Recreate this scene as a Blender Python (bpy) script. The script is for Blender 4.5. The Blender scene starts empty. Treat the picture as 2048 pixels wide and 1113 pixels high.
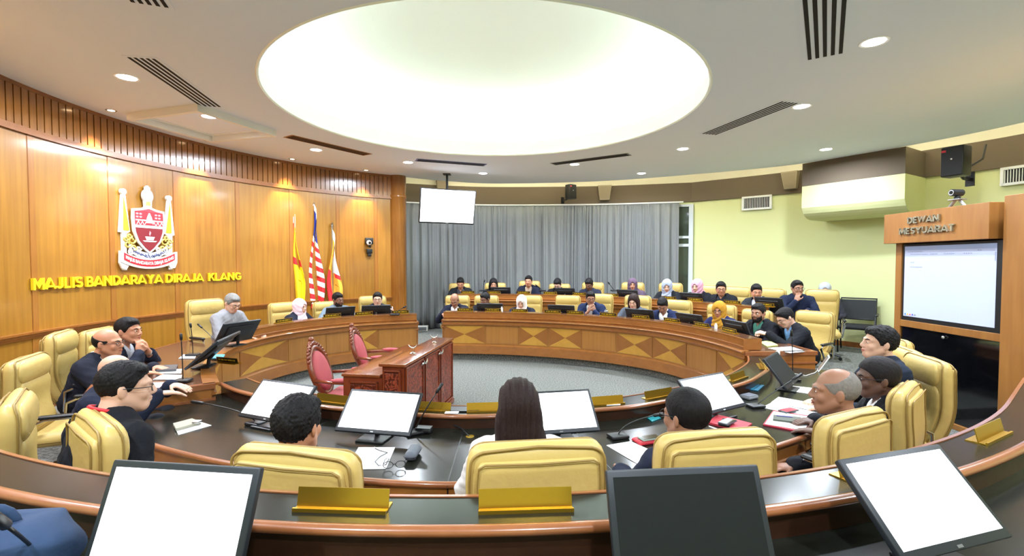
import bpy, math, random
import numpy as np
from mathutils import Vector, Matrix
random.seed(7); rng = np.random.RandomState(5)
PI = math.pi
S = bpy.context.scene
COL = S.collection
# ---------------------------------------------------------------- camera, world, exposure
cam_d = bpy.data.cameras.new('camera'); cam = bpy.data.objects.new('camera', cam_d); COL.objects.link(cam)
TILT = math.atan(31.5/955.); CZ = 1.80
cam.location = (0, 0, CZ); cam.rotation_euler = (PI/2-TILT, 0, 0)
cam_d.sensor_width = 36; cam_d.lens = 955./2048*36; cam_d.clip_start = .02; cam_d.clip_end = 60
S.camera = cam
w = bpy.data.worlds.new('world'); S.world = w; w.use_nodes = True
w.node_tree.nodes['Background'].inputs[0].default_value = (.9, .95, 1, 1)
w.node_tree.nodes['Background'].inputs[1].default_value = .3
S.view_settings.view_transform = 'Standard'; S.view_settings.look = 'None'
S.view_settings.gamma = 1; S.view_settings.use_curve_mapping = False
S.view_settings.exposure = .8
S.cycles.use_denoising = True
S.cycles.max_bounces = 8; S.cycles.diffuse_bounces = 6; S.cycles.glossy_bounces = 3
S.cycles.sample_clamp_indirect = 6
DOME_E = 11; DL_W = 52; WARM_W = 50; COVE_E = 16; SCREEN_E = .8

# ---------------------------------------------------------------- projection helpers (a point at a real distance)
def ray(px, py):
    u = (px-1024)/955.; v = -(py-556.5)/955.
    return u, math.cos(TILT)+v*math.sin(TILT), -math.sin(TILT)+v*math.cos(TILT)
def at(px, py, Y):
    u, fy, fz = ray(px, py); k = Y/fy
    return Vector((u*k, Y, CZ+fz*k))
def onz(px, py, z):
    u, fy, fz = ray(px, py); k = (z-CZ)/fz
    return Vector((u*k, fy*k, z))
def oncircle(px, py, c, r):
    u, fy, fz = ray(px, py)
    A = u*u+fy*fy; B = -2*(u*c[0]+fy*c[1]); Q = c[0]**2+c[1]**2-r*r
    k = (-B+math.sqrt(B*B-4*A*Q))/(2*A)
    return Vector((u*k, fy*k, CZ+fz*k))

# ---------------------------------------------------------------- materials
def lin(c): return tuple(((v/255.)/12.92 if v/255. <= .04045 else ((v/255.+.055)/1.055)**2.4) for v in c)+(1,)
MATS = {}
def base_mat(name):
    m = bpy.data.materials.new(name); m.use_nodes = True; MATS[name] = m
    return m, m.node_tree, m.node_tree.nodes['Principled BSDF']
def mat(name, col, rough=.5, metal=0, spec=.5, coat=0, bump=0, bscale=40, noise=0, nscale=8, em=0, trans=0):
    if name in MATS: return MATS[name]
    m, nt, b = base_mat(name); N = nt.nodes; L = nt.links
    c = lin(col)
    b.inputs['Base Color'].default_value = c; b.inputs['Roughness'].default_value = rough
    b.inputs['Metallic'].default_value = metal; b.inputs['Specular IOR Level'].default_value = spec
    b.inputs['Coat Weight'].default_value = coat; b.inputs['Coat Roughness'].default_value = .08
    b.inputs['Transmission Weight'].default_value = trans
    if em:
        b.inputs['Emission Color'].default_value = c; b.inputs['Emission Strength'].default_value = em
    if noise or bump:
        tc = N.new('ShaderNodeTexCoord')
    if noise:
        n = N.new('ShaderNodeTexNoise'); n.inputs['Scale'].default_value = nscale; n.inputs['Detail'].default_value = 4
        r = N.new('ShaderNodeMix'); r.data_type = 'RGBA'; r.blend_type = 'MIX'
        r.inputs[6].default_value = tuple(v*(1-noise) for v in c[:3])+(1,)
        r.inputs[7].default_value = tuple(min(1, v*(1+noise)) for v in c[:3])+(1,)
        L.new(tc.outputs['Object'], n.inputs['Vector']); L.new(n.outputs['Fac'], r.inputs[0]); L.new(r.outputs[2], b.inputs['Base Color'])
    if bump:
        n2 = N.new('ShaderNodeTexNoise'); n2.inputs['Scale'].default_value = bscale; n2.inputs['Detail'].default_value = 3
        bp = N.new('ShaderNodeBump'); bp.inputs['Strength'].default_value = bump; bp.inputs['Distance'].default_value = .01
        if name.startswith('hair'):
            mp = N.new('ShaderNodeMapping'); mp.inputs['Scale'].default_value = (2.2, 2.2, .12); L.new(tc.outputs['Object'], mp.inputs[0]); L.new(mp.outputs[0], n2.inputs['Vector'])
        else: L.new(tc.outputs['Object'], n2.inputs['Vector'])
        L.new(n2.outputs['Fac'], bp.inputs['Height']); L.new(bp.outputs[0], b.inputs['Normal'])
    return m
def wood(name, c1, c2, rough=.3, coat=.4, sc=(30, 30, 1.2), bump=.02, coatr=.1):
    if name in MATS: return MATS[name]
    m, nt, b = base_mat(name); N = nt.nodes; L = nt.links
    tc = N.new('ShaderNodeTexCoord'); mp = N.new('ShaderNodeMapping'); mp.inputs['Scale'].default_value = sc
    n = N.new('ShaderNodeTexNoise'); n.inputs['Scale'].default_value = 1; n.inputs['Detail'].default_value = 6; n.inputs['Distortion'].default_value = .4
    n3 = N.new('ShaderNodeTexNoise'); n3.inputs['Scale'].default_value = 1.3
    ad = N.new('ShaderNodeMath'); ad.operation = 'MULTIPLY_ADD'; ad.inputs[1].default_value = .6; ad.inputs[2].default_value = -.05
    ad2 = N.new('ShaderNodeMath'); ad2.operation = 'MULTIPLY_ADD'; ad2.inputs[1].default_value = .5
    r = N.new('ShaderNodeValToRGB'); r.color_ramp.elements[0].position = .3; r.color_ramp.elements[1].position = .75
    r.color_ramp.elements[0].color = lin(c1); r.color_ramp.elements[1].color = lin(c2)
    L.new(tc.outputs['Object'], mp.inputs[0]); L.new(mp.outputs[0], n.inputs['Vector']); L.new(tc.outputs['Object'], n3.inputs['Vector'])
    L.new(n.outputs['Fac'], ad.inputs[0]); L.new(n3.outputs['Fac'], ad2.inputs[0]); L.new(ad.outputs[0], ad2.inputs[2])
    L.new(ad2.outputs[0], r.inputs[0]); L.new(r.outputs[0], b.inputs['Base Color'])
    b.inputs['Roughness'].default_value = rough; b.inputs['Coat Weight'].default_value = coat; b.inputs['Coat Roughness'].default_value = coatr
    if 'worktop' in name: b.inputs['Specular IOR Level'].default_value = .28
    if bump:
        bp = N.new('ShaderNodeBump'); bp.inputs['Strength'].default_value = bump*5; bp.inputs['Distance'].default_value = .004
        L.new(n3.outputs['Fac'], bp.inputs['Height']); L.new(bp.outputs[0], b.inputs['Normal']); L.new(bp.outputs[0], b.inputs['Coat Normal'])
    return m
def carpet():
    m, nt, b = base_mat('carpet_grey'); N = nt.nodes; L = nt.links
    tc = N.new('ShaderNodeTexCoord'); n = N.new('ShaderNodeTexNoise'); n.inputs['Scale'].default_value = 55; n.inputs['Detail'].default_value = 5
    n2 = N.new('ShaderNodeTexNoise'); n2.inputs['Scale'].default_value = 2
    r = N.new('ShaderNodeValToRGB'); r.color_ramp.elements[0].position = .35; r.color_ramp.elements[1].position = .65
    r.color_ramp.elements[0].color = lin((84, 86, 86)); r.color_ramp.elements[1].color = lin((136, 138, 132))
    L.new(tc.outputs['Object'], n.inputs['Vector']); L.new(n.outputs['Fac'], r.inputs[0]); L.new(r.outputs[0], b.inputs['Base Color'])
    bp = N.new('ShaderNodeBump'); bp.inputs['Strength'].default_value = .4; bp.inputs['Distance'].default_value = .01
    L.new(n.outputs['Fac'], bp.inputs['Height']); L.new(bp.outputs[0], b.inputs['Normal']); b.inputs['Roughness'].default_value = .95
    b.inputs['Specular IOR Level'].default_value = .1
    return m
def carved():
    m, nt, b = base_mat('mahogany_carved'); N = nt.nodes; L = nt.links
    tc = N.new('ShaderNodeTexCoord'); v = N.new('ShaderNodeTexNoise'); v.inputs['Scale'].default_value = 17; v.inputs['Distortion'].default_value = 2.4; v.inputs['Detail'].default_value = 1
    r = N.new('ShaderNodeValToRGB'); r.color_ramp.elements[0].position = .42; r.color_ramp.elements[1].position = .56
    r.color_ramp.elements[0].color = lin((78, 28, 18)); r.color_ramp.elements[1].color = lin((146, 66, 44))
    bp = N.new('ShaderNodeBump'); bp.inputs['Strength'].default_value = 1; bp.inputs['Distance'].default_value = .02
    L.new(tc.outputs['Object'], v.inputs['Vector']); L.new(v.outputs['Fac'], r.inputs[0]); L.new(r.outputs[0], b.inputs['Base Color'])
    L.new(r.outputs[0], bp.inputs['Height']); L.new(bp.outputs[0], b.inputs['Normal']); b.inputs['Roughness'].default_value = .35
    return m
W_WALL = wood('wood_wall', (136, 90, 24), (172, 122, 42), rough=.34, coat=.6, sc=(22, 22, 1.1), bump=.05, coatr=.12)
W_WALLD = wood('wood_wall_dark', (140, 88, 30), (168, 112, 46), rough=.3, coat=.6, sc=(30, 30, 1.5), bump=.03)
W_SLAT = wood('wood_slat', (122, 74, 28), (158, 104, 44), rough=.22, coat=.8, sc=(26, 26, 1.5), bump=.05)
W_BENCH = wood('wood_bench', (140, 86, 36), (166, 106, 48), rough=.35, coat=.35, sc=(9, 9, 14))
W_PANEL = wood('wood_panel', (150, 98, 42), (174, 120, 56), rough=.38, coat=.3, sc=(24, 24, 1.5))
W_LIGHT = wood('wood_inlay_light', (176, 128, 46), (198, 148, 60), rough=.38, coat=.3, sc=(8, 8, 8))
W_DARKI = wood('wood_inlay_dark', (134, 82, 32), (154, 98, 42), rough=.38, coat=.3, sc=(8, 8, 8))
W_TRIM = wood('wood_trim', (128, 76, 30), (156, 96, 42), rough=.3, coat=.4, sc=(12, 12, 12))
W_EDGE = wood('wood_bullnose', (136, 80, 46), (158, 98, 60), rough=.28, coat=.5, sc=(10, 10, 10))
W_TOP = wood('worktop_dark', (24, 26, 22), (36, 36, 30), rough=.2, coat=0, sc=(6, 6, 6), bump=.0)
W_TOPB = wood('worktop_brown', (84, 54, 38), (104, 68, 46), rough=.25, coat=.4, sc=(6, 6, 6), bump=.0)
W_FACE = wood('wood_near_face', (48, 27, 17), (66, 39, 25), rough=.3, coat=.4, sc=(8, 8, 20))
W_MAH = wood('mahogany', (104, 44, 26), (132, 60, 36), rough=.25, coat=.5, sc=(8, 8, 8))
W_MAHT = wood('mahogany_top', (118, 60, 30), (146, 80, 44), rough=.22, coat=.5, sc=(8, 8, 8))
W_KIOSK = wood('wood_kiosk', (136, 88, 38), (162, 110, 52), rough=.45, coat=.1, sc=(16, 16, 1.5))
CARPET = carpet(); CARVED = carved()
CEIL = mat('ceiling_paint', (232, 240, 255), .9, spec=.1)
DOMEM = mat('dome_paint', (250, 252, 246), .9, spec=.1)
YEL = mat('wall_yellow', (208, 212, 160), .85, spec=.15, noise=.03, nscale=2)
BROWN = mat('wall_brown', (108, 97, 84), .9, spec=.1)
LEATH = mat('leather_cream', (204, 176, 104), .42, spec=.45, bump=.28, bscale=22, noise=.04, nscale=5)
PIPING = mat('leather_piping', (150, 122, 62), .5)
BLACKP = mat('black_plastic', (20, 22, 26), .4)
BLACKG = mat('black_gloss', (8, 9, 12), .08, coat=.5)
BEZEL = mat('bezel_slate', (28, 33, 40), .45)
CHROME = mat('chrome', (200, 202, 205), .2, metal=1)
GOLD = mat('gold_anodised', (188, 150, 50), .33, metal=.85)
GOLDP = mat('gold_paint', (232, 196, 30), .35)
SCREEN = mat('screen_white', (252, 253, 255), .4, em=SCREEN_E)
SCRGREY = mat('screen_grey_glass', (150, 156, 150), .12, coat=.5)
SCROFF = mat('screen_off', (19, 23, 23), .55, spec=.25)
PAPER = mat('paper_white', (245, 245, 245), .8)
WHITE = mat('white_plastic', (235, 236, 235), .5)
GREYM = mat('grey_metal', (150, 152, 155), .35, metal=.8)
CURT = mat('curtain_grey', (126, 129, 130), .85, spec=.15, bump=.1, bscale=120)
GLASS = mat('window_glass', (60, 70, 60), .05, coat=.3)

# ---------------------------------------------------------------- mesh builder
class MB:
    def __init__(s): s.v = []; s.f = []; s.m = []; s.mats = []
    def mi(s, m):
        if m not in s.mats: s.mats.append(m)
        return s.mats.index(m)
    def add(s, vs, fs, m, T=None):
        o = len(s.v)
        for p in vs:
            p = Vector(p)
            s.v.append(tuple(T @ p) if T is not None else tuple(p))
        k = s.mi(m)
        for f in fs: s.f.append(tuple(i+o for i in f)); s.m.append(k)
        return s
    def box(s, c, d, m, T=None, bev=0, R=None):
        x, y, z = d[0]/2, d[1]/2, d[2]/2
        if not bev:
            vs = [(sx*x, sy*y, sz*z) for sz in (-1, 1) for sy in (-1, 1) for sx in (-1, 1)]
            fs = [(0, 2, 3, 1), (4, 5, 7, 6), (0, 1, 5, 4), (2, 6, 7, 3), (0, 4, 6, 2), (1, 3, 7, 5)]
        else:
            b = min(bev, x*.98, y*.98, z*.98); vs = []; fs = []
            ring = []
            pr = []
            for sx, sy, a0 in ((1, 1, 0), (-1, 1, 90), (-1, -1, 180), (1, -1, 270)):
                for k in range(4):
                    a = math.radians(a0+30*k); pr.append((sx*(x-b), sy*(y-b), math.cos(a), math.sin(a)))
            for (zz, e) in ((-z, 0), (-z+b*.3, .7), (-z+b, 1), (z-b, 1), (z-b*.3, .7), (z, 0)):
                ring.append([len(vs)+i for i in range(16)])
                for (cx, cy, ca, sa) in pr: vs.append((cx+ca*b*e, cy+sa*b*e, zz))
            for i in range(5):
                for j in range(16): fs.append((ring[i][j], ring[i][(j+1) % 16], ring[i+1][(j+1) % 16], ring[i+1][j]))
            fs.append(tuple(reversed(ring[0]))); fs.append(tuple(ring[-1]))
        M = Matrix.Translation(Vector(c))
        if R is not None: M = M @ R.to_4x4()
        if T is not None: M = T @ M
        return s.add(vs, fs, m, M)
    def tube(s, pts, r, m, n=8, T=None, caps=True, closed=False):
        pts = [Vector(p) for p in pts]; rr = r if isinstance(r, (list, tuple)) else [r]*len(pts)
        vs = []; fs = []; N = len(pts); prev = None
        for i, p in enumerate(pts):
            if closed: t = pts[(i+1) % N]-pts[i-1]
            else: t = pts[min(i+1, N-1)]-pts[max(i-1, 0)]
            if t.length < 1e-9: t = Vector((0, 0, 1))
            t.normalize()
            if prev is None:
                a = Vector((0, 0, 1)) if abs(t.z) < .9 else Vector((1, 0, 0)); u = t.cross(a).normalized()
            else: u = (prev-t*prev.dot(t)); u = u.normalized() if u.length > 1e-6 else prev
            prev = u; v = t.cross(u)
            for k in range(n):
                a = 2*PI*k/n; vs.append(p+(u*math.cos(a)+v*math.sin(a))*rr[i])
        R = N if closed else N-1
        for i in range(R):
            for k in range(n):
                j = (i+1) % N
                fs.append((i*n+k, i*n+(k+1) % n, j*n+(k+1) % n, j*n+k))
        if caps and not closed: fs.append(tuple(reversed(range(n)))); fs.append(tuple((N-1)*n+k for k in range(n)))
        return s.add(vs, fs, m, T)
    def lathe(s, prof, m, n=20, c=(0, 0, 0), T=None):
        vs = []; fs = []
        for (r, z) in prof:
            for k in range(n): a = 2*PI*k/n; vs.append((c[0]+r*math.cos(a), c[1]+r*math.sin(a), c[2]+z))
        for i in range(len(prof)-1):
            for k in range(n): fs.append((i*n+k, i*n+(k+1) % n, (i+1)*n+(k+1) % n, (i+1)*n+k))
        fs.append(tuple(reversed(range(n)))); fs.append(tuple((len(prof)-1)*n+k for k in range(n)))
        return s.add(vs, fs, m, T)
    def sphere(s, c, r, m, n=12, T=None):
        rr = r if isinstance(r, (tuple, list)) else (r, r, r)
        vs = []; fs = []; h = n//2
        for i in range(h+1):
            t = PI*i/h
            for k in range(n): a = 2*PI*k/n; vs.append((c[0]+rr[0]*math.sin(t)*math.cos(a), c[1]+rr[1]*math.sin(t)*math.sin(a), c[2]-rr[2]*math.cos(t)))
        for i in range(h):
            for k in range(n): fs.append((i*n+k, i*n+(k+1) % n, (i+1)*n+(k+1) % n, (i+1)*n+k))
        return s.add(vs, fs, m, T)
    def sweep(s, path, prof, m, closedprof=True, T=None, segs=None):
        """path: list of (x,y,nx,ny); prof: list of (offset along normal, z)"""
        vs = []; fs = []; n = len(prof)
        for (x, y, nx, ny) in path:
            for (o, z) in prof: vs.append((x+nx*o, y+ny*o, z))
        for i in range(len(path)-1):
            for k in range(n if closedprof else n-1):
                fs.append((i*n+k, i*n+(k+1) % n, (i+1)*n+(k+1) % n, (i+1)*n+k))
        if closedprof: fs.append(tuple(reversed(range(n)))); fs.append(tuple((len(path)-1)*n+k for k in range(n)))
        return s.add(vs, fs, m, T)
    def prism(s, poly, d0, d1, m, fn=None, T=None):
        """2D polygon (u,v) extruded from depth d0 to d1; fn maps (u,v,d) to a point"""
        fn = fn or (lambda u, v, d: (u, -d, v)); n = len(poly)
        vs = [fn(u, v, d0) for u, v in poly]+[fn(u, v, d1) for u, v in poly]
        fs = [tuple(range(n)), tuple(reversed(range(n, 2*n)))]+[(i, i+n, (i+1) % n+n, (i+1) % n) for i in range(n)]
        return s.add(vs, fs, m, T)
    def build(s, name, parent=None, smooth=False, loc=None, rot=None, sub=0):
        me = bpy.data.meshes.new(name); me.from_pydata(s.v, [], s.f)
        for m in s.mats: me.materials.append(m)
        me.polygons.foreach_set('material_index', s.m)
        import bmesh
        b = bmesh.new(); b.from_mesh(me); bmesh.ops.recalc_face_normals(b, faces=b.faces); b.to_mesh(me); b.free()
        if smooth is True: me.polygons.foreach_set('use_smooth', [True]*len(me.polygons))
        elif smooth: 
            me.polygons.foreach_set('use_smooth', [True]*len(me.polygons)); me.set_sharp_from_angle(angle=math.radians(smooth))
        me.update()
        o = bpy.data.objects.new(name, me); COL.objects.link(o)
        if parent is not None: o.parent = parent
        if loc is not None: o.location = loc
        if rot is not None: o.rotation_euler = rot
        if sub: md = o.modifiers.new('s', 'SUBSURF'); md.levels = sub; md.render_levels = sub
        return o
def thing(name, label, cat, loc=(0, 0, 0), rz=0, group=None):
    o = bpy.data.objects.new(name, None); COL.objects.link(o); o.empty_display_size = .1
    o.location = loc; o.rotation_euler = (0, 0, rz); o['label'] = label; o['category'] = cat
    if group: o['group'] = group
    return o
def tag(o, label, cat, group=None, kind=None):
    o['label'] = label; o['category'] = cat
    if group: o['group'] = group
    if kind: o['kind'] = kind
    return o
def struct(o, label=None):
    o['kind'] = 'structure'
    if label: o['label'] = label
    return o
CH = {}
def dup(root, loc, rz, label, group=None):
    r = root.copy(); COL.objects.link(r); r.location = loc; r.rotation_euler = (0, 0, rz); r['label'] = label
    if group: r['group'] = group
    for ch in [c for c in root.children]:
        c = ch.copy(); COL.objects.link(c); c.parent = r
        for g in ch.children:
            d = g.copy(); COL.objects.link(d); d.parent = c
    return r
# ---------------------------------------------------------------- plan curves
CEN = Vector((-.35, 6.0))
def spline(pts, n=10):
    P = [Vector(p) for p in pts]; P = [P[0]*2-P[1]]+P+[P[-1]*2-P[-2]]; out = []
    for i in range(1, len(P)-2):
        for k in range(n):
            t = k/n; a, b, c, d = P[i-1:i+3]
            out.append(.5*((2*b)+(c-a)*t+(2*a-5*b+4*c-d)*t*t+(3*b-a-3*c+d)*t**3))
    out.append(P[-2]); return out
def withn(pts, cen=CEN):
    out = []
    for i, p in enumerate(pts):
        t = (pts[min(i+1, len(pts)-1)]-pts[max(i-1, 0)]).normalized(); n = Vector((t.y, -t.x))
        if n.dot(p-cen) < 0: n = -n
        out.append((p.x, p.y, n.x, n.y))
    return out
def smoothpath(pts, it=6):
    pts = list(pts)
    for _ in range(it):
        pts = [pts[0]]+[(pts[i-1]+pts[i]*2+pts[i+1])/4 for i in range(1, len(pts)-1)]+[pts[-1]]
    return pts
def P2(l): return [Vector(p) for p in l]
LEFT = withn(smoothpath(spline(P2([(-2.60, 4.15), (-2.95, 4.65), (-3.25, 5.2), (-3.47, 5.8), (-3.52, 6.4), (-3.40, 7.0), (-3.14, 7.5), (-2.78, 7.9), (-2.35, 8.18), (-1.68, 8.42)])), 12))
FAR = withn(smoothpath(spline(P2([(-1.27, 8.76), (-.5, 8.70), (.23, 8.55), (1.0, 8.27), (1.66, 7.88), (2.22, 7.35), (2.55, 6.7), (2.7, 6.1), (2.74, 5.6)])), 12))
NEAR = withn(smoothpath(spline(P2([(-2.66, 4.33), (-2.24, 4.0), (-1.46, 3.63), (-.64, 3.43), (-.15, 3.41), (.65, 3.56), (1.14, 3.73), (2.03, 4.27), (2.4, 4.62), (2.78, 5.09), (2.98, 5.5)])), 12))
ROW2 = withn(smoothpath(spline(P2([(-1.3, 10.7), (-.3, 10.7), (.85, 10.45), (2.2, 9.75), (3.2, 8.7), (3.95, 7.6)])), 12))
def arc(c, r, a0, a1, n, out=1):
    o = []
    for i in range(n+1):
        a = math.radians(a0+(a1-a0)*i/n); o.append((c[0]+r*math.cos(a), c[1]+r*math.sin(a), out*math.cos(a), out*math.sin(a)))
    return o
TC = (-.25, 6.43)
TIER = arc(TC, 4.86, 231, 309, 80)
_t = math.radians(309); _d = (-math.sin(_t), math.cos(_t))
TIER = TIER+[(TIER[-1][0]+_d[0]*k*.1, TIER[-1][1]+_d[1]*k*.1, TIER[-1][2], TIER[-1][3]) for k in range(1, 10)]
def offp(path, o): return [(x+nx*o, y+ny*o, nx, ny) for x, y, nx, ny in path]
def hit(path, off, px):
    """the point of the offset curve seen in column px, and the yaw that faces inward"""
    best = None
    for i in range(len(path)-1):
        a = path[i]; b = path[i+1]
        for t in (0, .25, .5, .75, 1):
            x = a[0]*(1-t)+b[0]*t; y = a[1]*(1-t)+b[1]*t; nx = a[2]*(1-t)+b[2]*t; ny = a[3]*(1-t)+b[3]*t
            X = x+nx*off; Y = y+ny*off
            if Y < .3: continue
            d = abs(1024+955*X/Y-px)
            if best is None or d < best[0]: best = (d, X, Y, nx, ny)
    _, X, Y, nx, ny = best
    yaw = math.atan2(nx, -ny)      # facing vector (-sin yaw, cos yaw) = -(nx,ny)
    return X, Y, yaw
def sub(path, f0, f1):
    n = len(path)-1; return path[int(round(n*f0)):int(round(n*f1))+1]
def arclen(path):
    L = [0]
    for i in range(1, len(path)): L.append(L[-1]+math.hypot(path[i][0]-path[i-1][0], path[i][1]-path[i-1][1]))
    return L
def sample(path, s, L=None):
    L = L or arclen(path); s = max(0, min(L[-1]-1e-6, s))
    i = max(k for k in range(len(L)) if L[k] <= s); i = min(i, len(path)-2); t = (s-L[i])/(L[i+1]-L[i])
    return tuple(path[i][k]*(1-t)+path[i+1][k]*t for k in range(4))
def resample(path, s0, s1, n):
    L = arclen(path); return [sample(path, s0+(s1-s0)*i/n, L) for i in range(n+1)]
# ================================================================ THE ROOM
WC = (.09, 5.94); WR = 5.45; CEILZ = 3.725; FZ = .12
def floor_():
    m = MB(); m.add([(-9, -5, 0), (10, -5, 0), (10, 14, 0), (-9, 14, 0)], [(0, 1, 2, 3)], CARPET)
    struct(m.build('floor'))
    inner = [Vector((p[0]+p[2]*.1, p[1]+p[3]*.1)) for p in LEFT]+[Vector((p[0]+p[2]*.1, p[1]+p[3]*.1)) for p in FAR]
    m = MB(); vs = []; n = len(inner)
    for p in inner:
        d = (p-CEN).normalized(); q = CEN+d*9.5
        vs += [(p.x, p.y, FZ), (q.x, q.y, FZ), (p.x, p.y, .0)]
    fs = []
    for i in range(n-1): fs += [(3*i, 3*i+1, 3*i+4, 3*i+3), (3*i, 3*i+3, 3*i+5, 3*i+2)]
    m.add(vs, fs, CARPET)
    for i in (0, n-1):
        a = Vector(vs[3*i]); b = Vector(vs[3*i+1]); m.add([a, b, (b.x, b.y, 0), (a.x, a.y, 0)], [(0, 1, 2, 3)], CARPET)
    struct(m.build('floor_raised'))
floor_()
# ceiling edge and back wall outlines
LW0, LW1 = 118.5, 235
COV = spline(P2([(-2.50, 10.80), (-1.6, 11.38), (-.29, 11.75), (2.09, 11.40), (4.09, 10.46), (5.63, 9.41), (6.54, 7.96), (7.04, 6.64), (7.15, 5.2), (6.6, 2.6), (5.2, .3), (2.8, -1.6), (0, -2.2), (-2.4, -.9), (-3.05, 1.47)]), 5)
lw = [Vector((p[0], p[1])) for p in arc(WC, WR, LW1, LW0, 60)]
EDGE = COV[:-1]+lw       # closed loop
DC = Vector((-.29, 6.09)); DR = 2.60
def ceiling():
    def hitedge(a):
        d = Vector((math.cos(a), math.sin(a))); best = 9
        for i in range(len(EDGE)):
            p = EDGE[i]; q = EDGE[(i+1) % len(EDGE)]; e = q-p; den = d.x*e.y-d.y*e.x
            if abs(den) < 1e-9: continue
            w_ = p-DC; t = (w_.x*e.y-w_.y*e.x)/den; u = (w_.x*d.y-w_.y*d.x)/den
            if t > 0 and -1e-6 <= u <= 1+1e-6: best = min(best, t) if best < 9 else t
        return DC+d*best
    n = 180; m = MB(); vs = []; fs = []
    for i in range(n):
        a = 2*PI*i/n; e = hitedge(a); c = DC+Vector((math.cos(a), math.sin(a)))*DR
        vs += [(c.x, c.y, CEILZ), (e.x, e.y, CEILZ), (e.x, e.y, CEILZ+.09)]
    for i in range(n):
        j = (i+1) % n; fs += [(3*i, 3*j, 3*j+1, 3*i+1), (3*i+1, 3*j+1, 3*j+2, 3*i+2)]
    m.add(vs, fs, CEIL); struct(m.build('ceiling'))
    # dome recess
    m = MB(); prof = [(DR, CEILZ), (DR-.012, CEILZ-.012), (DR-.03, CEILZ), (DR-.03, CEILZ+.02), (DR-.01, CEILZ+.03), (DR-.01, CEILZ+.24), (DR+.02, CEILZ+.25), (DR+.03, CEILZ+.12)]
    m.sweep([(DC.x, DC.y, math.cos(2*PI*i/96), math.sin(2*PI*i/96)) for i in range(97)], prof, DOMEM, closedprof=False)
    struct(m.build('trim_1', smooth=50))
    m = MB(); prof = [(DR+.03, CEILZ+.12), (DR+.34, CEILZ+.12), (DR+.34, CEILZ+.3)]
    for k in range(1, 17):
        a = k/16*PI/2; prof.append(((DR+.34)*math.cos(a), CEILZ+.3+.75*math.sin(a)))
    m.sweep([(DC.x, DC.y, math.cos(2*PI*i/96), math.sin(2*PI*i/96)) for i in range(97)], prof, DOMEM, closedprof=False)
    struct(m.build('ceiling_dome', smooth=50))
    t = thing('cove_strip_light', 'ring of strip lighting hidden in the trough around the round ceiling dome', 'light', (DC.x, DC.y, CEILZ+.14))
    m = MB(); em = mat('strip_emitter', (226, 244, 246), em=DOME_E)
    m.sweep([(0, 0, math.cos(2*PI*i/96), math.sin(2*PI*i/96)) for i in range(97)], [(DR+.12, 0), (DR+.22, 0), (DR+.22, .03), (DR+.12, .03)], em)
    m.build('light_strip', t)
ceiling()
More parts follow.
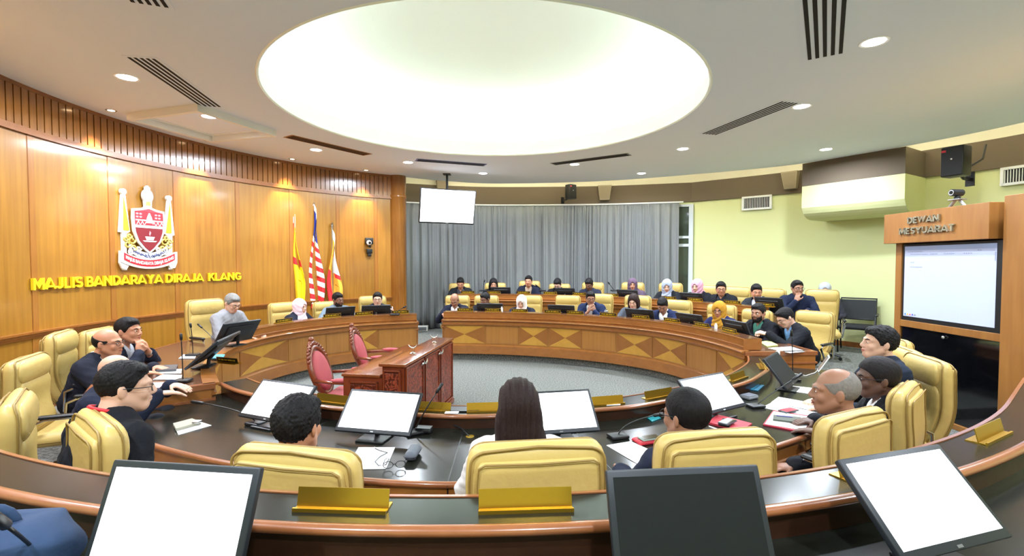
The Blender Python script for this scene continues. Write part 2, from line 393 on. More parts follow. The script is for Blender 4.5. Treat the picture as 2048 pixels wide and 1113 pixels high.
# outer wall behind the ceiling gap
BACK = spline(P2([(-2.72, 11.95), (-1.6, 12.35), (-.31, 12.55), (2.24, 12.40), (4.44, 11.85)]), 8)
RIGHT = spline(P2([(4.44, 11.85), (6.17, 10.29), (7.25, 8.49), (7.88, 7.2), (8.0, 5.3), (7.3, 2.3), (5.6, -.3), (3, -2.2), (0, -2.9), (-2.8, -1.6), (-3.3, 1.2)]), 8)
BANDZ = 3.29
def walls():
    b = withn(BACK); r = withn(RIGHT)
    for nm, p in (('wall_back', b), ('wall_right', r)):
        m = MB(); m.sweep(offp(p, 0), [(0, 0), (0, BANDZ), (.12, BANDZ), (.12, 0)], YEL); struct(m.build(nm, smooth=40))
    m = MB()
    m.sweep(offp(b, -.05), [(0, BANDZ), (0, 3.76), (.17, 3.76), (.17, BANDZ)], BROWN)
    m.sweep(offp(r, -.05), [(0, BANDZ), (0, 3.76), (.17, 3.76), (.17, BANDZ)], BROWN)
    struct(m.build('trim_2', smooth=40))
    # void above the band: bright recess
    m = MB(); both = b+r[1:]; 
    vs = []; fs = []
    for i, p in enumerate(both):
        d = (Vector(p[:2])-CEN).normalized(); q = Vector(p[:2])-d*1.9; o = Vector(p[:2])+d*.3
        o = Vector(p[:2])+d*.0; vs += [(o.x, o.y, 3.755), (o.x, o.y, 3.98), (q.x, q.y, 3.98)]
    for i in range(len(both)-1): fs += [(3*i, 3*i+1, 3*i+4, 3*i+3), (3*i+1, 3*i+2, 3*i+5, 3*i+4)]
    m.add(vs, fs, mat('cove_paint', (250, 246, 225), .9)); struct(m.build('ceiling_cove', smooth=40))
    t = thing('perimeter_strip_light', 'warm white strip light in the gap between the ceiling edge and the back wall', 'light')
    m = MB(); em = mat('cove_emitter', (255, 246, 218), em=COVE_E)
    cv = withn(COV[2:48]); m.sweep(offp(cv, -.10), [(0, CEILZ+.10), (.06, CEILZ+.10), (.06, CEILZ+.125), (0, CEILZ+.125)], em); m.build('light_strip', t)
    # baseboard on the yellow wall
    m = MB(); m.sweep(offp(r[:30], -.02), [(0, FZ), (0, FZ+.1), (.03, FZ+.1), (.03, FZ)], W_TRIM); struct(m.build('baseboard_right'))
    # partition between the wood wall end and the back wall
    m = MB(); m.box((-2.78, 11.45, 1.95), (.1, 1.2, 3.9), YEL); struct(m.build('wall_side'))
    # left curved wood wall
    wp = arc(WC, WR, LW1, LW0, 120)
    m = MB(); m.sweep(wp, [(0, 0), (0, 3.22), (.1, 3.22), (.1, 0)], W_WALL); struct(m.build('wall_left', smooth=40))
    # slatted frieze
    m = MB(); L = WR*math.radians(LW1-LW0); n = int(L/.095)
    m.sweep(offp(wp, .01), [(0, 3.2), (0, CEILZ), (.1, CEILZ), (.1, 3.2)], W_WALLD)
    for i in range(n):
        a0 = LW1-(LW1-LW0)*(i+.08)/n; a1 = LW1-(LW1-LW0)*(i+.92)/n
        m.sweep(arc(WC, WR, a0, a1, 2), [(-.022, 3.27), (-.022, CEILZ-.04), (.02, CEILZ-.04), (.02, 3.27)], W_SLAT)
    struct(m.build('trim_3'))
    m = MB()
    for z, o, h in ((3.2, .035, .035), (3.235, .022, .04), (CEILZ-.04, .03, .04), (.98, .03, .03), (1.01, .045, .022), (.955, .018, .03), (.12, .02, .12)):
        m.sweep(wp, [(-o, z), (-o, z+h), (.02, z+h), (.02, z)], W_TRIM)
    struct(m.build('trim_4', smooth=40))
    # vertical joints of the panelling
    m = MB()
    for px in (-140, 66, 224, 353, 476, 583, 676, 752):
        q = oncircle(px, 500, WC, WR); a = math.degrees(math.atan2(q.y-WC[1], q.x-WC[0])); h = .35
        m.sweep(arc(WC, WR, a-h, a+h, 2), [(-.006, 1.035), (-.006, 3.2), (.02, 3.2), (.02, 1.035)], W_WALLD)
        m.sweep(arc(WC, WR, a-h*1.5, a+h*1.5, 2), [(-.006, .24), (-.006, .955), (.02, .955), (.02, .24)], W_WALLD)
        for s_ in (-1, 1): m.sweep(arc(WC, WR, a+s_*h*1.15-.03, a+s_*h*1.15+.03, 1), [(-.003, 1.035), (-.003, 3.2), (.02, 3.2), (.02, 1.035)], W_TRIM)
    struct(m.build('trim_5'))
    # round wood column at the end of the wall
    t = thing('wood_column', 'glossy round wooden column at the end of the wood panelled wall beside the curtain', 'column', (-2.56, 10.75, FZ))
    m = MB(); m.lathe([(.21, 0), (.21, .12), (.185, .14), (.185, 3.1), (.2, 3.12), (.2, 3.16), (.185, 3.18), (.185, CEILZ-FZ)], W_SLAT, 32); m.build('shaft', t, smooth=40)
walls()
def ceiling_fittings():
    pos = [((254, 155), 'on the left, nearest the wood wall'), ((418, 233), 'second from the left, beside the recessed ceiling hatch'), ((632, 300), 'right of the hatch beside a bronze slot vent'),
           ((816, 325), 'above the hanging television, nearer the dome'), ((966, 347), 'between two slot vents in front of the curtain'), ((1149, 329), 'below the far slot vent, behind the dome'),
           ((1283, 347), 'smallest one, furthest right in front of the curtain'), ((1366, 298), 'between the dome and the brown wall band'), ((1652, 299), 'above the boxed duct on the yellow wall'),
           ((1603, 213), 'at the tip of the slanting slot vent on the right'), ((1748, 84), 'largest, at the top right beside the wide vent')]
    em = mat('downlight_emitter', (250, 250, 255), em=14)
    def one(p, r, lab, W, col, grp, e):
        t = thing('downlight', lab, 'ceiling light', (p.x, p.y, CEILZ), group=grp)
        m = MB(); m.lathe([(r, 0), (r+.025, -.006), (r+.03, 0)], WHITE, 28)
        m.lathe([(r, 0), (r, .03)], WHITE, 28); m.build('rim', t, smooth=40)
        m = MB(); m.lathe([(0.001, -.001), (r*.98, -.001), (r*.98, -.004), (.001, -.004)], e, 28); m.build('diffuser', t)
        l = bpy.data.lights.new('downlight_lamp', 'AREA'); l.shape = 'DISK'; l.size = r*1.9; l.energy = W; l.color = col; l.spread = math.radians(170)
        o = bpy.data.objects.new('downlight_lamp', l); COL.objects.link(o); o.location = (p.x, p.y, CEILZ-.012)
        return t
    for (px, py), lab in pos:
        one(onz(px, py, CEILZ), .085, 'round white recessed downlight '+lab, DL_W, (.82, .9, 1), 'large ceiling downlights', em)
    for (x, y), lab in (((-4.2, 3.3), 'out of the picture past the wood wall'), ((-3.0, 1.5), 'behind the viewer on the left'), ((-1.5, .1), 'behind the viewer, left of centre'), ((.5, -.5), 'behind the viewer, in the middle'),
                        ((2.4, .3), 'behind the viewer, right of centre'), ((4.2, 2.0), 'behind the viewer on the right'), ((5.3, 4.3), 'above the wooden screen cabinet, out of the picture')):
        one(Vector((x, y, CEILZ)), .085, 'round white recessed downlight '+lab, DL_W, (.82, .9, 1), 'large ceiling downlights', em)
    em2 = mat('warm_emitter', (255, 214, 160), em=9)
    small = [((210, 221), 'above the slatted frieze, leftmost'), ((412, 281), 'in front of the hatch corner'), ((578, 320), 'between hatch and bronze vent'), ((710, 350), 'nearest the round column')]
    for (px, py), lab in small:
        p = onz(px, py, CEILZ)
        d = (Vector((p.x, p.y))-Vector(WC)); d = d.normalized()*(WR-.28)
        p2 = Vector((WC[0]+d.x, WC[1]+d.y, CEILZ))
        t = thing('spotlight', 'small warm recessed spotlight along the wood wall, '+lab, 'ceiling light', p2, group='small warm spotlights')
        m = MB(); m.lathe([(.04, 0), (.055, -.006), (.06, 0)], GREYM, 20); m.build('rim', t, smooth=40)
        m = MB(); m.lathe([(.001, -.002), (.038, -.002), (.038, -.004), (.001, -.004)], em2, 20); m.build('bulb', t)
        l = bpy.data.lights.new('spot_lamp', 'SPOT'); l.energy = WARM_W*3; l.color = (1, .66, .3); l.spot_size = math.radians(58); l.spot_blend = .7; l.shadow_soft_size = .03
        o = bpy.data.objects.new('spot_lamp', l); COL.objects.link(o); o.location = p2-Vector((0, 0, .03))
        o.rotation_euler = (Vector((d.x, d.y, 0)).normalized()*.22+Vector((0, 0, -1))).to_track_quat('-Z', 'Y').to_euler()
    # slot vents
    vents = [((282, 115), (421, 212), 'beside the leftmost downlight', 'white', .26), ((579, 273), (733, 309), 'bronze toned, in front of the wood wall', 'bronze', .2),
             ((835, 320), (968, 330), 'bluish, between the dome and the hanging television', 'blue', .2), ((1108, 328), (1256, 309), 'thin grey, behind the dome above the curtain', 'grey', .18),
             ((1418, 268), (1580, 204), 'slanting, ending at a downlight right of the dome', 'white', .26), ((1650, 112), (1649, -40), 'widest, cut by the top picture edge', 'white', .3), ((300, 8), (250, -60), 'cut by the top left picture edge', 'white', .26)]
    dark = mat('vent_dark', (26, 24, 26), .9)
    cols = dict(white=CEIL, bronze=mat('vent_bronze', (150, 100, 60), .5), blue=mat('vent_blue', (96, 104, 160), .5), grey=mat('vent_grey', (120, 122, 124), .5))
    for a, b, lab, c, wd in vents:
        A = onz(*a, CEILZ); B = onz(*b, CEILZ); d = B-A; L = d.length
        t = thing('ceiling_vent', 'long slotted air vent in the ceiling, '+lab, 'air vent', (A+B)/2, math.atan2(d.y, d.x), 'ceiling slot vents')
        m = MB(); m.box((0, 0, -.003), (L+.06, wd+.04, .004), cols[c] if c != 'white' else CEIL); m.build('frame', t)
        m = MB(); n = 5
        for k in range(n): m.box((0, (k-(n-1)/2)*wd/n, -.0065), (L, wd/n*.5, .003), dark)
        m.build('slots', t)
    # recessed hatch
    A = onz(260, 227, CEILZ); B = onz(425, 273, CEILZ); C_ = onz(537, 257, CEILZ)
    e1 = (A-B).normalized(); e2 = Vector((-e1.y, e1.x, 0)); e2 = e2 if e2.dot(C_-B) > 0 else -e2
    L1 = (A-B).length; L2 = (C_-B).length; o = B+e1*L1/2+e2*L2/2
    t = thing('ceiling_hatch', 'square access hatch with white stepped frame in the ceiling above the crest wall', 'hatch', o, math.atan2(e1.y, e1.x))
    m = MB(); W2 = WHITE
    for s_ in (-1, 1):
        m.box((0, s_*L2/2, -.045), (L1+.05, .05, .09), W2); m.box((s_*L1/2, 0, -.045), (.05, L2-.05, .09), W2)
        m.box((0, s_*(L2/2-.07), -.006), (L1-.08, .05, .012), W2); m.box((s_*(L1/2-.07), 0, -.006), (.05, L2-.2, .012), W2)
    m.build('frame', t)
    m = MB(); m.box((0, 0, -.002), (L1-.2, L2-.2, .004), CEIL); m.build('panel', t)
ceiling_fittings()

def curtains():
    base = withn(BACK); L = arclen(base); tot = L[-1]
    def drape(s0, s1, name, label, seed):
        r = random.Random(seed); n = int((s1-s0)/.014); m = MB(); vs = []; fs = []; ph = 0; path = []
        amp = .05; f = 0
        nz = 9; zs = [FZ+.02+(3.25-FZ-.02)*k/nz for k in range(nz+1)]
        phs = []
        for i in range(n+1):
            f += .014*2*PI/(.19+.10*math.sin(i*.031+seed)+.06*math.sin(i*.083+seed*2)); phs.append(f)
        for i in range(n+1):
            s = s0+(s1-s0)*i/n; x, y, nx, ny = sample(base, s, L)
            for k, z in enumerate(zs):
                t = k/nz
                a = .045*(1-.35*t)+.02*math.sin(s*2.3+seed)*(1-t)
                o = -.22+a*math.sin(phs[i]+.5*math.sin(t*2.2+s*3)*(1-t))+.016*math.sin(phs[i]*2.3+t*1.5)
                if k == nz: o = -.22+.012*math.sin(phs[i]*2)
                vs.append((x+nx*o, y+ny*o, z))
            t = 0
        # pleated heading
        K = nz+1
        for i in range(n):
            for k in range(nz): fs.append((i*K+k, i*K+k+1, (i+1)*K+k+1, (i+1)*K+k))
        m.add(vs, fs, CURT); o = m.build(name, smooth=True); md = o.modifiers.new('s', 'SOLIDIFY'); md.thickness = .004
        tag(o, label, 'curtain', 'curtains on the back wall')
    def s_of(px):
        return min((abs(1024+955*sample(base, s*tot/400, L)[0]/sample(base, s*tot/400, L)[1]-px), s*tot/400) for s in range(400))[1]
    a, b, c, d = s_of(806), s_of(1079), s_of(1243), s_of(1356)
    drape(a, b+.02, 'curtain', 'long grey pleated curtain hanging behind the ceiling television', 1)
    drape(b-.01, c+.02, 'curtain', 'middle grey pleated curtain, hanging from the dark gap to below the beige wedge speaker', 2.3)
    drape(c-.01, d, 'curtain', 'right hand grey pleated curtain ending beside the narrow window', 4.1)
    t = thing('curtain_rail', 'pale rail along the top of the grey curtains', 'rail')
    m = MB(); m.sweep(offp(resample(base, a, d+.1, 60), -.24), [(0, 3.255), (0, 3.285), (.06, 3.285), (.06, 3.255)], WHITE); m.build('rail', t)
    # window at the right end of the curtain
    n = thing('window_1', 'narrow white framed window', 'window'); del n['category']; n['kind'] = 'structure'
    x, y, nx, ny = sample(base, tot-.02, L); T = Matrix.Translation((x-nx*.06, y-ny*.06, FZ)) @ Matrix.Rotation(math.atan2(ny, nx)-PI/2, 4, 'Z')
    fr = mat('window_frame_white', (205, 212, 222), .5)
    m = MB()
    for xx, ww in ((.0, .1), (-.42, .05)): m.box((xx, 0, 1.56), (ww, .07, 3.1), fr, T)
    for zz, h in ((3.08, .06), (2.3, .06), (2.1, .07), (.04, .08)): m.box((-.21, 0, zz), (.42, .06, h), fr, T)
    m.build('window_frame', n)
    m = MB(); m.box((-.21, .0, 1.56), (.4, .012, 3.05), GLASS, T); m.build('pane', n)
curtains()

def wall_things():
    # vents in the yellow wall
    R = withn(RIGHT); 
    def onpath(path, px, py, off=0):
        X, Y, yaw = hit(path, off, px); return X, Y, yaw, at(px, py, Y).z
    dark = mat('vent_dark', (26, 24, 26), .9)
    for (x0, x1, y0, y1, lab) in ((1481, 1541, 394, 418, 'on the yellow wall right of the narrow window'), (1994, 2070, 334, 366, 'on the yellow wall beside the black speaker at the right')):
        X, Y, yaw, z = onpath(R, (x0+x1)/2, (y0+y1)/2, -.03)
        a = hit(R, -.03, x0); b = hit(R, -.03, x1); wd = math.hypot(a[0]-b[0], a[1]-b[1]); h = (y1-y0)/955*Y
        t = thing('wall_vent', 'white framed louvred air vent '+lab, 'air vent', (X, Y, z), yaw, 'wall air vents')
        m = MB()
        for s_ in (-1, 1): m.box((0, .02, s_*h/2), (wd, .04, .04), WHITE); m.box((s_*wd/2, .02, 0), (.04, .04, h+.04), WHITE)
        m.build('frame', t); m = MB(); m.box((0, .0, 0), (wd-.03, .01, h-.03), dark)
        n = int(wd/.035)
        for k in range(n): m.box((-wd/2+.03+k*(wd-.06)/(n-1), .015, 0), (.008, .02, h-.05), WHITE)
        m.build('louvres', t)
    # boxed duct
    A = onz(1605, 328, CEILZ); B = onz(1812, 293, CEILZ); d = (B-A); L = d.length; u = d.normalized(); nrm = Vector((-u.y, u.x, 0)); nrm = nrm if nrm.dot(A-Vector((CEN.x, CEN.y, 0))) > 0 else -nrm
    t = thing('boxed_duct', 'large duct casing, brown above, cream below with curved underside, atop the yellow wall', 'duct', A, 0)
    dp = 1.0
    def slab(prof, mt, nm):
        m = MB(); vs = []
        for e in (0, 1):
            for (o, z) in prof: q = u*(L*e)+nrm*o; vs.append((q.x, q.y, z-CEILZ))
        n = len(prof); m.add(vs, [tuple(range(n)), tuple(reversed(range(n, 2*n)))]+[(i, i+n, (i+1) % n+n, (i+1) % n) for i in range(n)], mt); m.build(nm, t)
    slab([(0, CEILZ), (0, 3.28), (dp, 3.28), (dp, CEILZ)], BROWN, 'upper_band')
    cr = [(0, 3.28), (0, 2.86)]+[(.34*(1-math.cos(a))+.02, 2.86-.22*math.sin(a)) for a in [k*PI/12 for k in range(1, 7)]]+[(dp, 2.64), (dp, 3.28)]
    slab(cr, YEL, 'curved_body')
    # speakers on the brown band
    B_ = withn(BACK)
    full = B_+R[1:]
    def wedge(px, py, wd, h, lab):
        X, Y, yaw, z = onpath(full, px, py, -.16)
        t = thing('wedge_speaker', 'beige tapered wall speaker '+lab, 'speaker', (X, Y, z), yaw, 'beige wedge speakers')
        m = MB(); vs = [(-wd/2, -.1, h/2), (wd/2, -.1, h/2), (wd/2, .1, h/2), (-wd/2, .1, h/2), (-wd*.36, -.1, -h/2), (wd*.36, -.1, -h/2), (wd*.36, .02, -h/2), (-wd*.36, .02, -h/2)]
        m.add(vs, [(0, 3, 2, 1), (4, 5, 6, 7), (0, 1, 5, 4), (1, 2, 6, 5), (2, 3, 7, 6), (3, 0, 4, 7)], mat('speaker_beige', (150, 138, 118), .8)); m.build('cabinet', t)
        m = MB(); m.add([(-wd*.44, .102, h*.42), (wd*.44, .102, h*.42), (wd*.33, .035, -h*.42), (-wd*.33, .035, -h*.42)], [(0, 1, 2, 3)], mat('speaker_cloth', (140, 128, 110), .95)); m.build('grille', t)
    wedge(1211, 386, .34, .36, 'above the curtain right of the black speaker'); wedge(1580, 361, .32, .36, 'beside the boxed duct'); wedge(885, 366, .3, .3, 'half hidden behind the hanging television')
    def blackspk(P, yaw, lab, s=1, rg='small'):
        t = thing('loudspeaker', lab, 'speaker', P, yaw, 'black loudspeakers')
        m = MB(); m.box((0, 0, 0), (.26*s, .22*s, .42*s), BLACKP, bev=.02*s); m.build('cabinet', t, smooth=40)
        m = MB(); m.box((0, .112*s, 0), (.24*s, .006, .39*s), mat('speaker_mesh', (14, 18, 24), .6), bev=.003); g = m.build('grille', t)
        m = MB(); m.sphere((0, .117*s, .03*s), (.014*s, .004, .014*s), CHROME); m.build('badge', t)
        m = MB(); m.box((.09*s, .1165*s, .15*s), (.05*s, .002, .03*s), mat('badge_red', (200, 40, 50), .5)); m.build('label_patch', t)
        m = MB(); m.tube([(0, -.1*s, -.16*s), (.0, -.2*s, -.22*s), (0, -.34*s, -.22*s)], .022*s, BLACKP); m.box((0, -.36*s, -.22*s), (.1*s, .03, .2*s), BLACKP); m.build('bracket', t)
    X, Y, yaw, z = onpath(full, 1139, 384, -.4)
    blackspk((X, Y, z), yaw+.7, 'small black loudspeaker on the brown band above the curtain', .85)
    blackspk(at(1912, 324, 6.75), math.radians(112), 'large black loudspeaker on a wall bracket above the wooden screen cabinet', 1.0)
    m = MB(); p0 = at(1936, 333, 6.8); m.tube([p0, p0+Vector((.1, .1, 0)), at(1965, 318, 7.0), at(1972, 290, 7.1)], .014, BLACKP); tag(m.build('speaker_cable', smooth=True), 'thick black cable looping up from the large loudspeaker at the right', 'cable')
    # projection of small camera on the wood wall
    q = oncircle(737, 492, WC, WR); a = math.atan2(q.y-WC[1], q.x-WC[0])
    t = thing('wall_camera', 'small black and white camera on the wood wall right of the flags', 'camera', (q.x, q.y, q.z), a+PI/2)
    m = MB(); m.box((0, .04, .1), (.17, .06, .14), BLACKP, bev=.01); m.build('mount_plate', t, smooth=40)
    m = MB(); m.sphere((0.03, .12, .06), .055, WHITE); m.sphere((.03, .165, .06), .03, BLACKG); m.build('camera_head', t, smooth=True)
    m = MB(); m.tube([(0, .03, 0), (0, .1, -.03), (0.02, .12, .02)], .02, BLACKP); m.box((0, .05, -.12), (.12, .07, .1), BLACKP, bev=.01); m.box((0, .05, -.2), (.08, .05, .06), BLACKP, bev=.01); m.build('bracket', t, smooth=40)
wall_things()

def hanging_tv():
    P = at(892, 356, 10.45); c = at(895.5, 413.5, 10.45)
    t = thing('hanging_television', 'flat television with white picture hanging from a ceiling pole before the curtain', 'television', (c.x, c.y, c.z), 0)
    R = Matrix.Rotation(math.radians(207), 3, 'Z') @ Matrix.Rotation(math.radians(-12), 3, 'X')
    m = MB(); m.box((0, 0, 0), (1.26, .05, .75), BLACKP, R=R, bev=.008); m.build('bezel', t, smooth=40)
    m = MB(); o = R @ Vector((0, .0262, .006)); m.box(o, (1.22, .002, .70), SCREEN, R=R); m.build('screen', t)
    m = MB(); o = R @ Vector((0, .0265, -.36)); m.box(o, (.06, .003, .012), GREYM, R=R); m.build('logo_badge', t)
    m = MB(); b = R @ Vector((0, -.06, .1)); m.tube([b, (b.x, b.y, CEILZ-c.z)], .025, BLACKP); m.box(R @ Vector((0, -.045, .05)), (.4, .05, .3), BLACKP, R=R)
    m.box((b.x, b.y, CEILZ-c.z-.01), (.16, .16, .02), BLACKP); m.build('ceiling_pole', t)
hanging_tv()

def wall_fn(px_list=None):
    def f(a0):
        def g(u, v, d):
            r = WR-.006-d; a = a0-u/WR
            return (WC[0]+r*math.cos(a), WC[1]+r*math.sin(a), v)
        return g
    return f
def text_mesh(txt, size, ext, bold=0):
    cu = bpy.data.curves.new('t', 'FONT'); cu.body = txt; cu.size = size; cu.extrude = ext/2; cu.offset = bold; cu.resolution_u = 3
    o = bpy.data.objects.new('t', cu); COL.objects.link(o); bpy.context.view_layer.update()
    dg = bpy.context.evaluated_depsgraph_get(); me = bpy.data.meshes.new_from_object(o.evaluated_get(dg))
    vs = [tuple(v.co) for v in me.vertices]; fs = [tuple(p.vertices) for p in me.polygons]
    bpy.data.objects.remove(o); bpy.data.curves.remove(cu); bpy.data.meshes.remove(me)
    return vs, fs
def put_text(mb, txt, m, u0, u1, v0, v1, fn, d0, ext, bold=0.012, arcf=None):
    vs, fs = text_mesh(txt, 1, 1, bold)
    hv = [v[1] for v in text_mesh('H', 1, 1, bold)[0]]
    xs = [v[0] for v in vs]; x0, x1, y0, y1 = min(xs), max(xs), min(hv), max(hv)
    out = []
    for x, y, z in vs:
        u = u0+(x-x0)/(x1-x0)*(u1-u0); v = v0+(y-y0)/(y1-y0)*(v1-v0)
        if arcf: v += arcf(u)
        out.append(fn(u, v, d0+(z+.5)*ext))
    mb.add(out, fs, m)
def _arc(cx, cy, rx_, ry_, a0, a1, n=9): return [(cx+rx_*math.cos(math.radians(a0+(a1-a0)*i/n)), cy+ry_*math.sin(math.radians(a0+(a1-a0)*i/n))) for i in range(n+1)]
STROKES = {   # bold block capitals: (advance width, strokes), unit cap height
 'M': (.92, [[(.1, .0), (.1, 1)], [(.1, .93), (.46, .25), (.82, .93)], [(.82, 0), (.82, 1)]]),
 'A': (.84, [[(.05, 0), (.42, .95), (.79, 0)], [(.2, .25), (.64, .25)]]),
 'J': (.56, [[(.44, 1), (.44, .3)]+_arc(.24, .3, .2, .21, 0, -150)]),
 'L': (.58, [[(.1, 1), (.1, .09), (.52, .09)]]), 'I': (.22, [[(.11, 0), (.11, 1)]]),
 'S': (.64, [_arc(.33, .70, .22, .21, 30, 270)+_arc(.33, .29, .22, .20, 90, -150)]),
 'B': (.68, [[(.1, 0), (.1, 1)], [(.1, .91), (.34, .91)]+_arc(.34, .71, .18, .20, 90, -90)+[(.1, .51)], [(.1, .51), (.38, .51)]+_arc(.38, .30, .2, .21, 90, -90)+[(.1, .09)]]),
 'N': (.80, [[(.1, 0), (.1, 1)], [(.1, .93), (.7, .07)], [(.7, 0), (.7, 1)]]),
 'D': (.78, [[(.1, 0), (.1, 1)], [(.1, .91), (.3, .91)]+_arc(.3, .5, .38, .41, 90, -90)+[(.1, .09)]]),
 'R': (.70, [[(.1, 0), (.1, 1)], [(.1, .91), (.38, .91)]+_arc(.38, .66, .21, .25, 90, -90)+[(.1, .41)], [(.36, .4), (.62, .0)]]),
 'Y': (.76, [[(.06, 1), (.38, .48), (.7, 1)], [(.38, .5), (.38, 0)]]), 'K': (.72, [[(.1, 0), (.1, 1)], [(.64, 1), (.14, .42)], [(.3, .58), (.66, 0)]]),
 'G': (.80, [_arc(.42, .5, .32, .41, 40, 320)+[(.68, .46), (.44, .46)]]), 'E': (.60, [[(.54, .91), (.1, .91), (.1, .09), (.54, .09)], [(.1, .5), (.48, .5)]]),
 'W': (1.08, [[(.05, 1), (.3, .07), (.54, .9), (.78, .07), (1.03, 1)]]), 'U': (.74, [[(.1, 1), (.1, .36)]+_arc(.37, .36, .27, .27, 180, 360)+[(.64, 1)]]),
 'T': (.64, [[(.02, .91), (.62, .91)], [(.32, .9), (.32, 0)]])}
def put_strokes(mb, txt, m, u0, u1, v0, v1, fn, d0, ext, th=.19, gap=.07):
    tot = sum(STROKES[c][0]+gap for c in txt)-gap; k = (u1-u0)/tot; kv = v1-v0; x = 0
    for c in txt:
        w_, strokes = STROKES[c]
        for st in strokes:
            n = len(st); L_, R_s = [], []
            for i, p in enumerate(st):
                a = st[max(i-1, 0)]; b = st[min(i+1, n-1)]
                d1 = Vector((p[0]-a[0], p[1]-a[1])) if i > 0 else None; d2 = Vector((b[0]-p[0], b[1]-p[1])) if i < n-1 else None
                d1 = d1.normalized() if d1 else None; d2 = d2.normalized() if d2 else None
                n1 = Vector((-d1.y, d1.x)) if d1 else None; n2 = Vector((-d2.y, d2.x)) if d2 else None
                if n1 is None: nn = n2; f = 1
                elif n2 is None: nn = n1; f = 1
                else:
                    nn = n1+n2; nn = nn.normalized() if nn.length > .05 else n1; f = min(1.9, 1/max(.3, nn.dot(n1)))
                L_.append((p[0]+nn.x*th/2*f, p[1]+nn.y*th/2*f)); R_s.append((p[0]-nn.x*th/2*f, p[1]-nn.y*th/2*f))
            vs = []
            for i in range(n):
                for (px, py) in (L_[i], R_s[i]):
                    py = max(0, min(1, py)); px = max(-.04, min(w_+.04, px))
                    for d in (d0, d0+ext): vs.append(fn(u0+(x+px)*k, v0+py*kv, d))
            fs = []
            for i in range(n-1):
                a = 4*i; b = a+4; fs += [(a, a+2, b+2, b), (a+1, b+1, b+3, a+3), (a, b, b+1, a+1), (a+2, a+3, b+3, b+2)]
            fs += [(0, 1, 3, 2), (4*n-4, 4*n-2, 4*n-1, 4*n-3)]
            mb.add(vs, fs, m)
        x += w_+gap
def lettering():
    A = oncircle(60, 583, WC, WR); B = oncircle(481, 559, WC, WR)
    a0 = math.atan2(A.y-WC[1], A.x-WC[0]); a1 = math.atan2(B.y-WC[1], B.x-WC[0]); a0 = a0 % (2*PI); a1 = a1 % (2*PI)
    W = (a0-a1)*WR; zt = oncircle(60, 559, WC, WR).z; z0 = (A.z+B.z)/2; h = zt-A.z
    fn = wall_fn()(a0)
    words_ = [('MAJLIS', 0, 101), ('BANDARAYA', 108, 263), ('DIRAJA', 269, 345), ('KLANG', 355, 421)]
    t = thing('wall_lettering', 'raised yellow capital letters under the crest on the wood wall', 'lettering', (A.x, A.y, z0)); off = Vector((A.x, A.y, z0))
    def uof(px):
        q = oncircle(60+px, 575, WC, WR); a = math.atan2(q.y-WC[1], q.x-WC[0]) % (2*PI); return (a0-a)*WR
    for w_, x0, x1 in words_:
        m = MB(); put_strokes(m, w_, GOLDP, uof(x0), uof(x1), z0, z0+h, lambda u, v, d: Vector(fn(u, v, d))-off, .0, .03)
        m.build('word', t)
    # crest
    C = oncircle(291, 460, WC, WR); ac = math.atan2(C.y-WC[1], C.x-WC[0]) % (2*PI); f0 = wall_fn()(ac); o2 = Vector((C.x, C.y, C.z))
    t = thing('crest', 'coat of arms with red shield, yellow pennants, silver and red ribbons on the wood wall', 'emblem', C)
    uL = oncircle(232, 460, WC, WR); uu = ((math.atan2(uL.y-WC[1], uL.x-WC[0]) % (2*PI))-ac)*WR/59.
    vv = (oncircle(291, 400, WC, WR).z-oncircle(291, 520, WC, WR).z)/120.
    def U(x): return (x-291)*uu
    def V(y): return C.z+(460-y)*vv
    def pf(u, v, d): return Vector(f0(u, v, d))-o2
    WH = mat('crest_white', (240, 240, 238), .4); RED = mat('crest_red', (196, 40, 52), .4); DR_ = mat('crest_dark_red', (128, 30, 40), .4); YE = mat('crest_yellow', (238, 204, 40), .4)
    SI = mat('crest_silver', (190, 196, 215), .35); NA = mat('crest_navy', (50, 60, 110), .5); GC = mat('crest_gilt', (200, 178, 90), .35)
    def poly(m, pts, d0, d1, mt): m.prism([(U(x), V(y)) for x, y in pts], d0, d1, mt, fn=pf)
    # straighten the photographed perspective: pixel offsets are used as design units only
    for s_ in (-1, 1):
        m = MB(); X = lambda a: 291+s_*a
        poly(m, [(X(57), 468), (X(50), 391), (X(44), 391), (X(36), 466), (X(42), 470)], 0, .03, WH)
        poly(m, [(X(52), 466), (X(51), 540), (X(44), 540), (X(43), 466)], 0, .03, WH)
        c = [(X(47)+6*math.cos(a), 391+6*math.sin(a)) for a in [k*PI/6 for k in range(12)]]; poly(m, c, 0, .034, WH); m.build('pennant_pole', t)
    for s_ in (-1, 1):
        m = MB(); X = lambda a: 291+s_*a
        poly(m, [(X(48), 402), (X(50), 464), (X(38), 464)], .03, .04, YE); m.build('pennant', t)
    sh = [(0, 414), (-18, 419), (-33, 421), (-34, 440), (-32, 465), (-24, 485), (-10, 500), (0, 508), (10, 500), (24, 485), (32, 465), (34, 440), (33, 421), (18, 419)]
    m = MB(); poly(m, [(291+x, y) for x, y in sh], .03, .055, WH); m.build('shield_border', t)
    inn = [(291+x*.87, 460+(y-460)*.9) for x, y in sh]
    m = MB()
    top = [p for p in inn if p[1] <= 441]; poly(m, [(291, 418.6), (275, 423), (262, 425), (261.5, 442), (262.5, 452), (319.5, 452), (320.5, 442), (320, 425), (307, 423)], .055, .062, RED)
    poly(m, [(262.7, 457), (264, 466), (270, 482), (282, 496), (291, 503), (300, 496), (312, 482), (318, 466), (319.3, 457)], .055, .062, DR_)
    poly(m, [(262, 452), (262, 457), (320, 457), (320, 452)], .055, .064, WH); m.build('shield_field', t)
    m = MB()
    poly(m, [(290, 427), (286, 436), (283, 447), (299, 447), (296, 436), (292, 427)], .062, .067, WH)
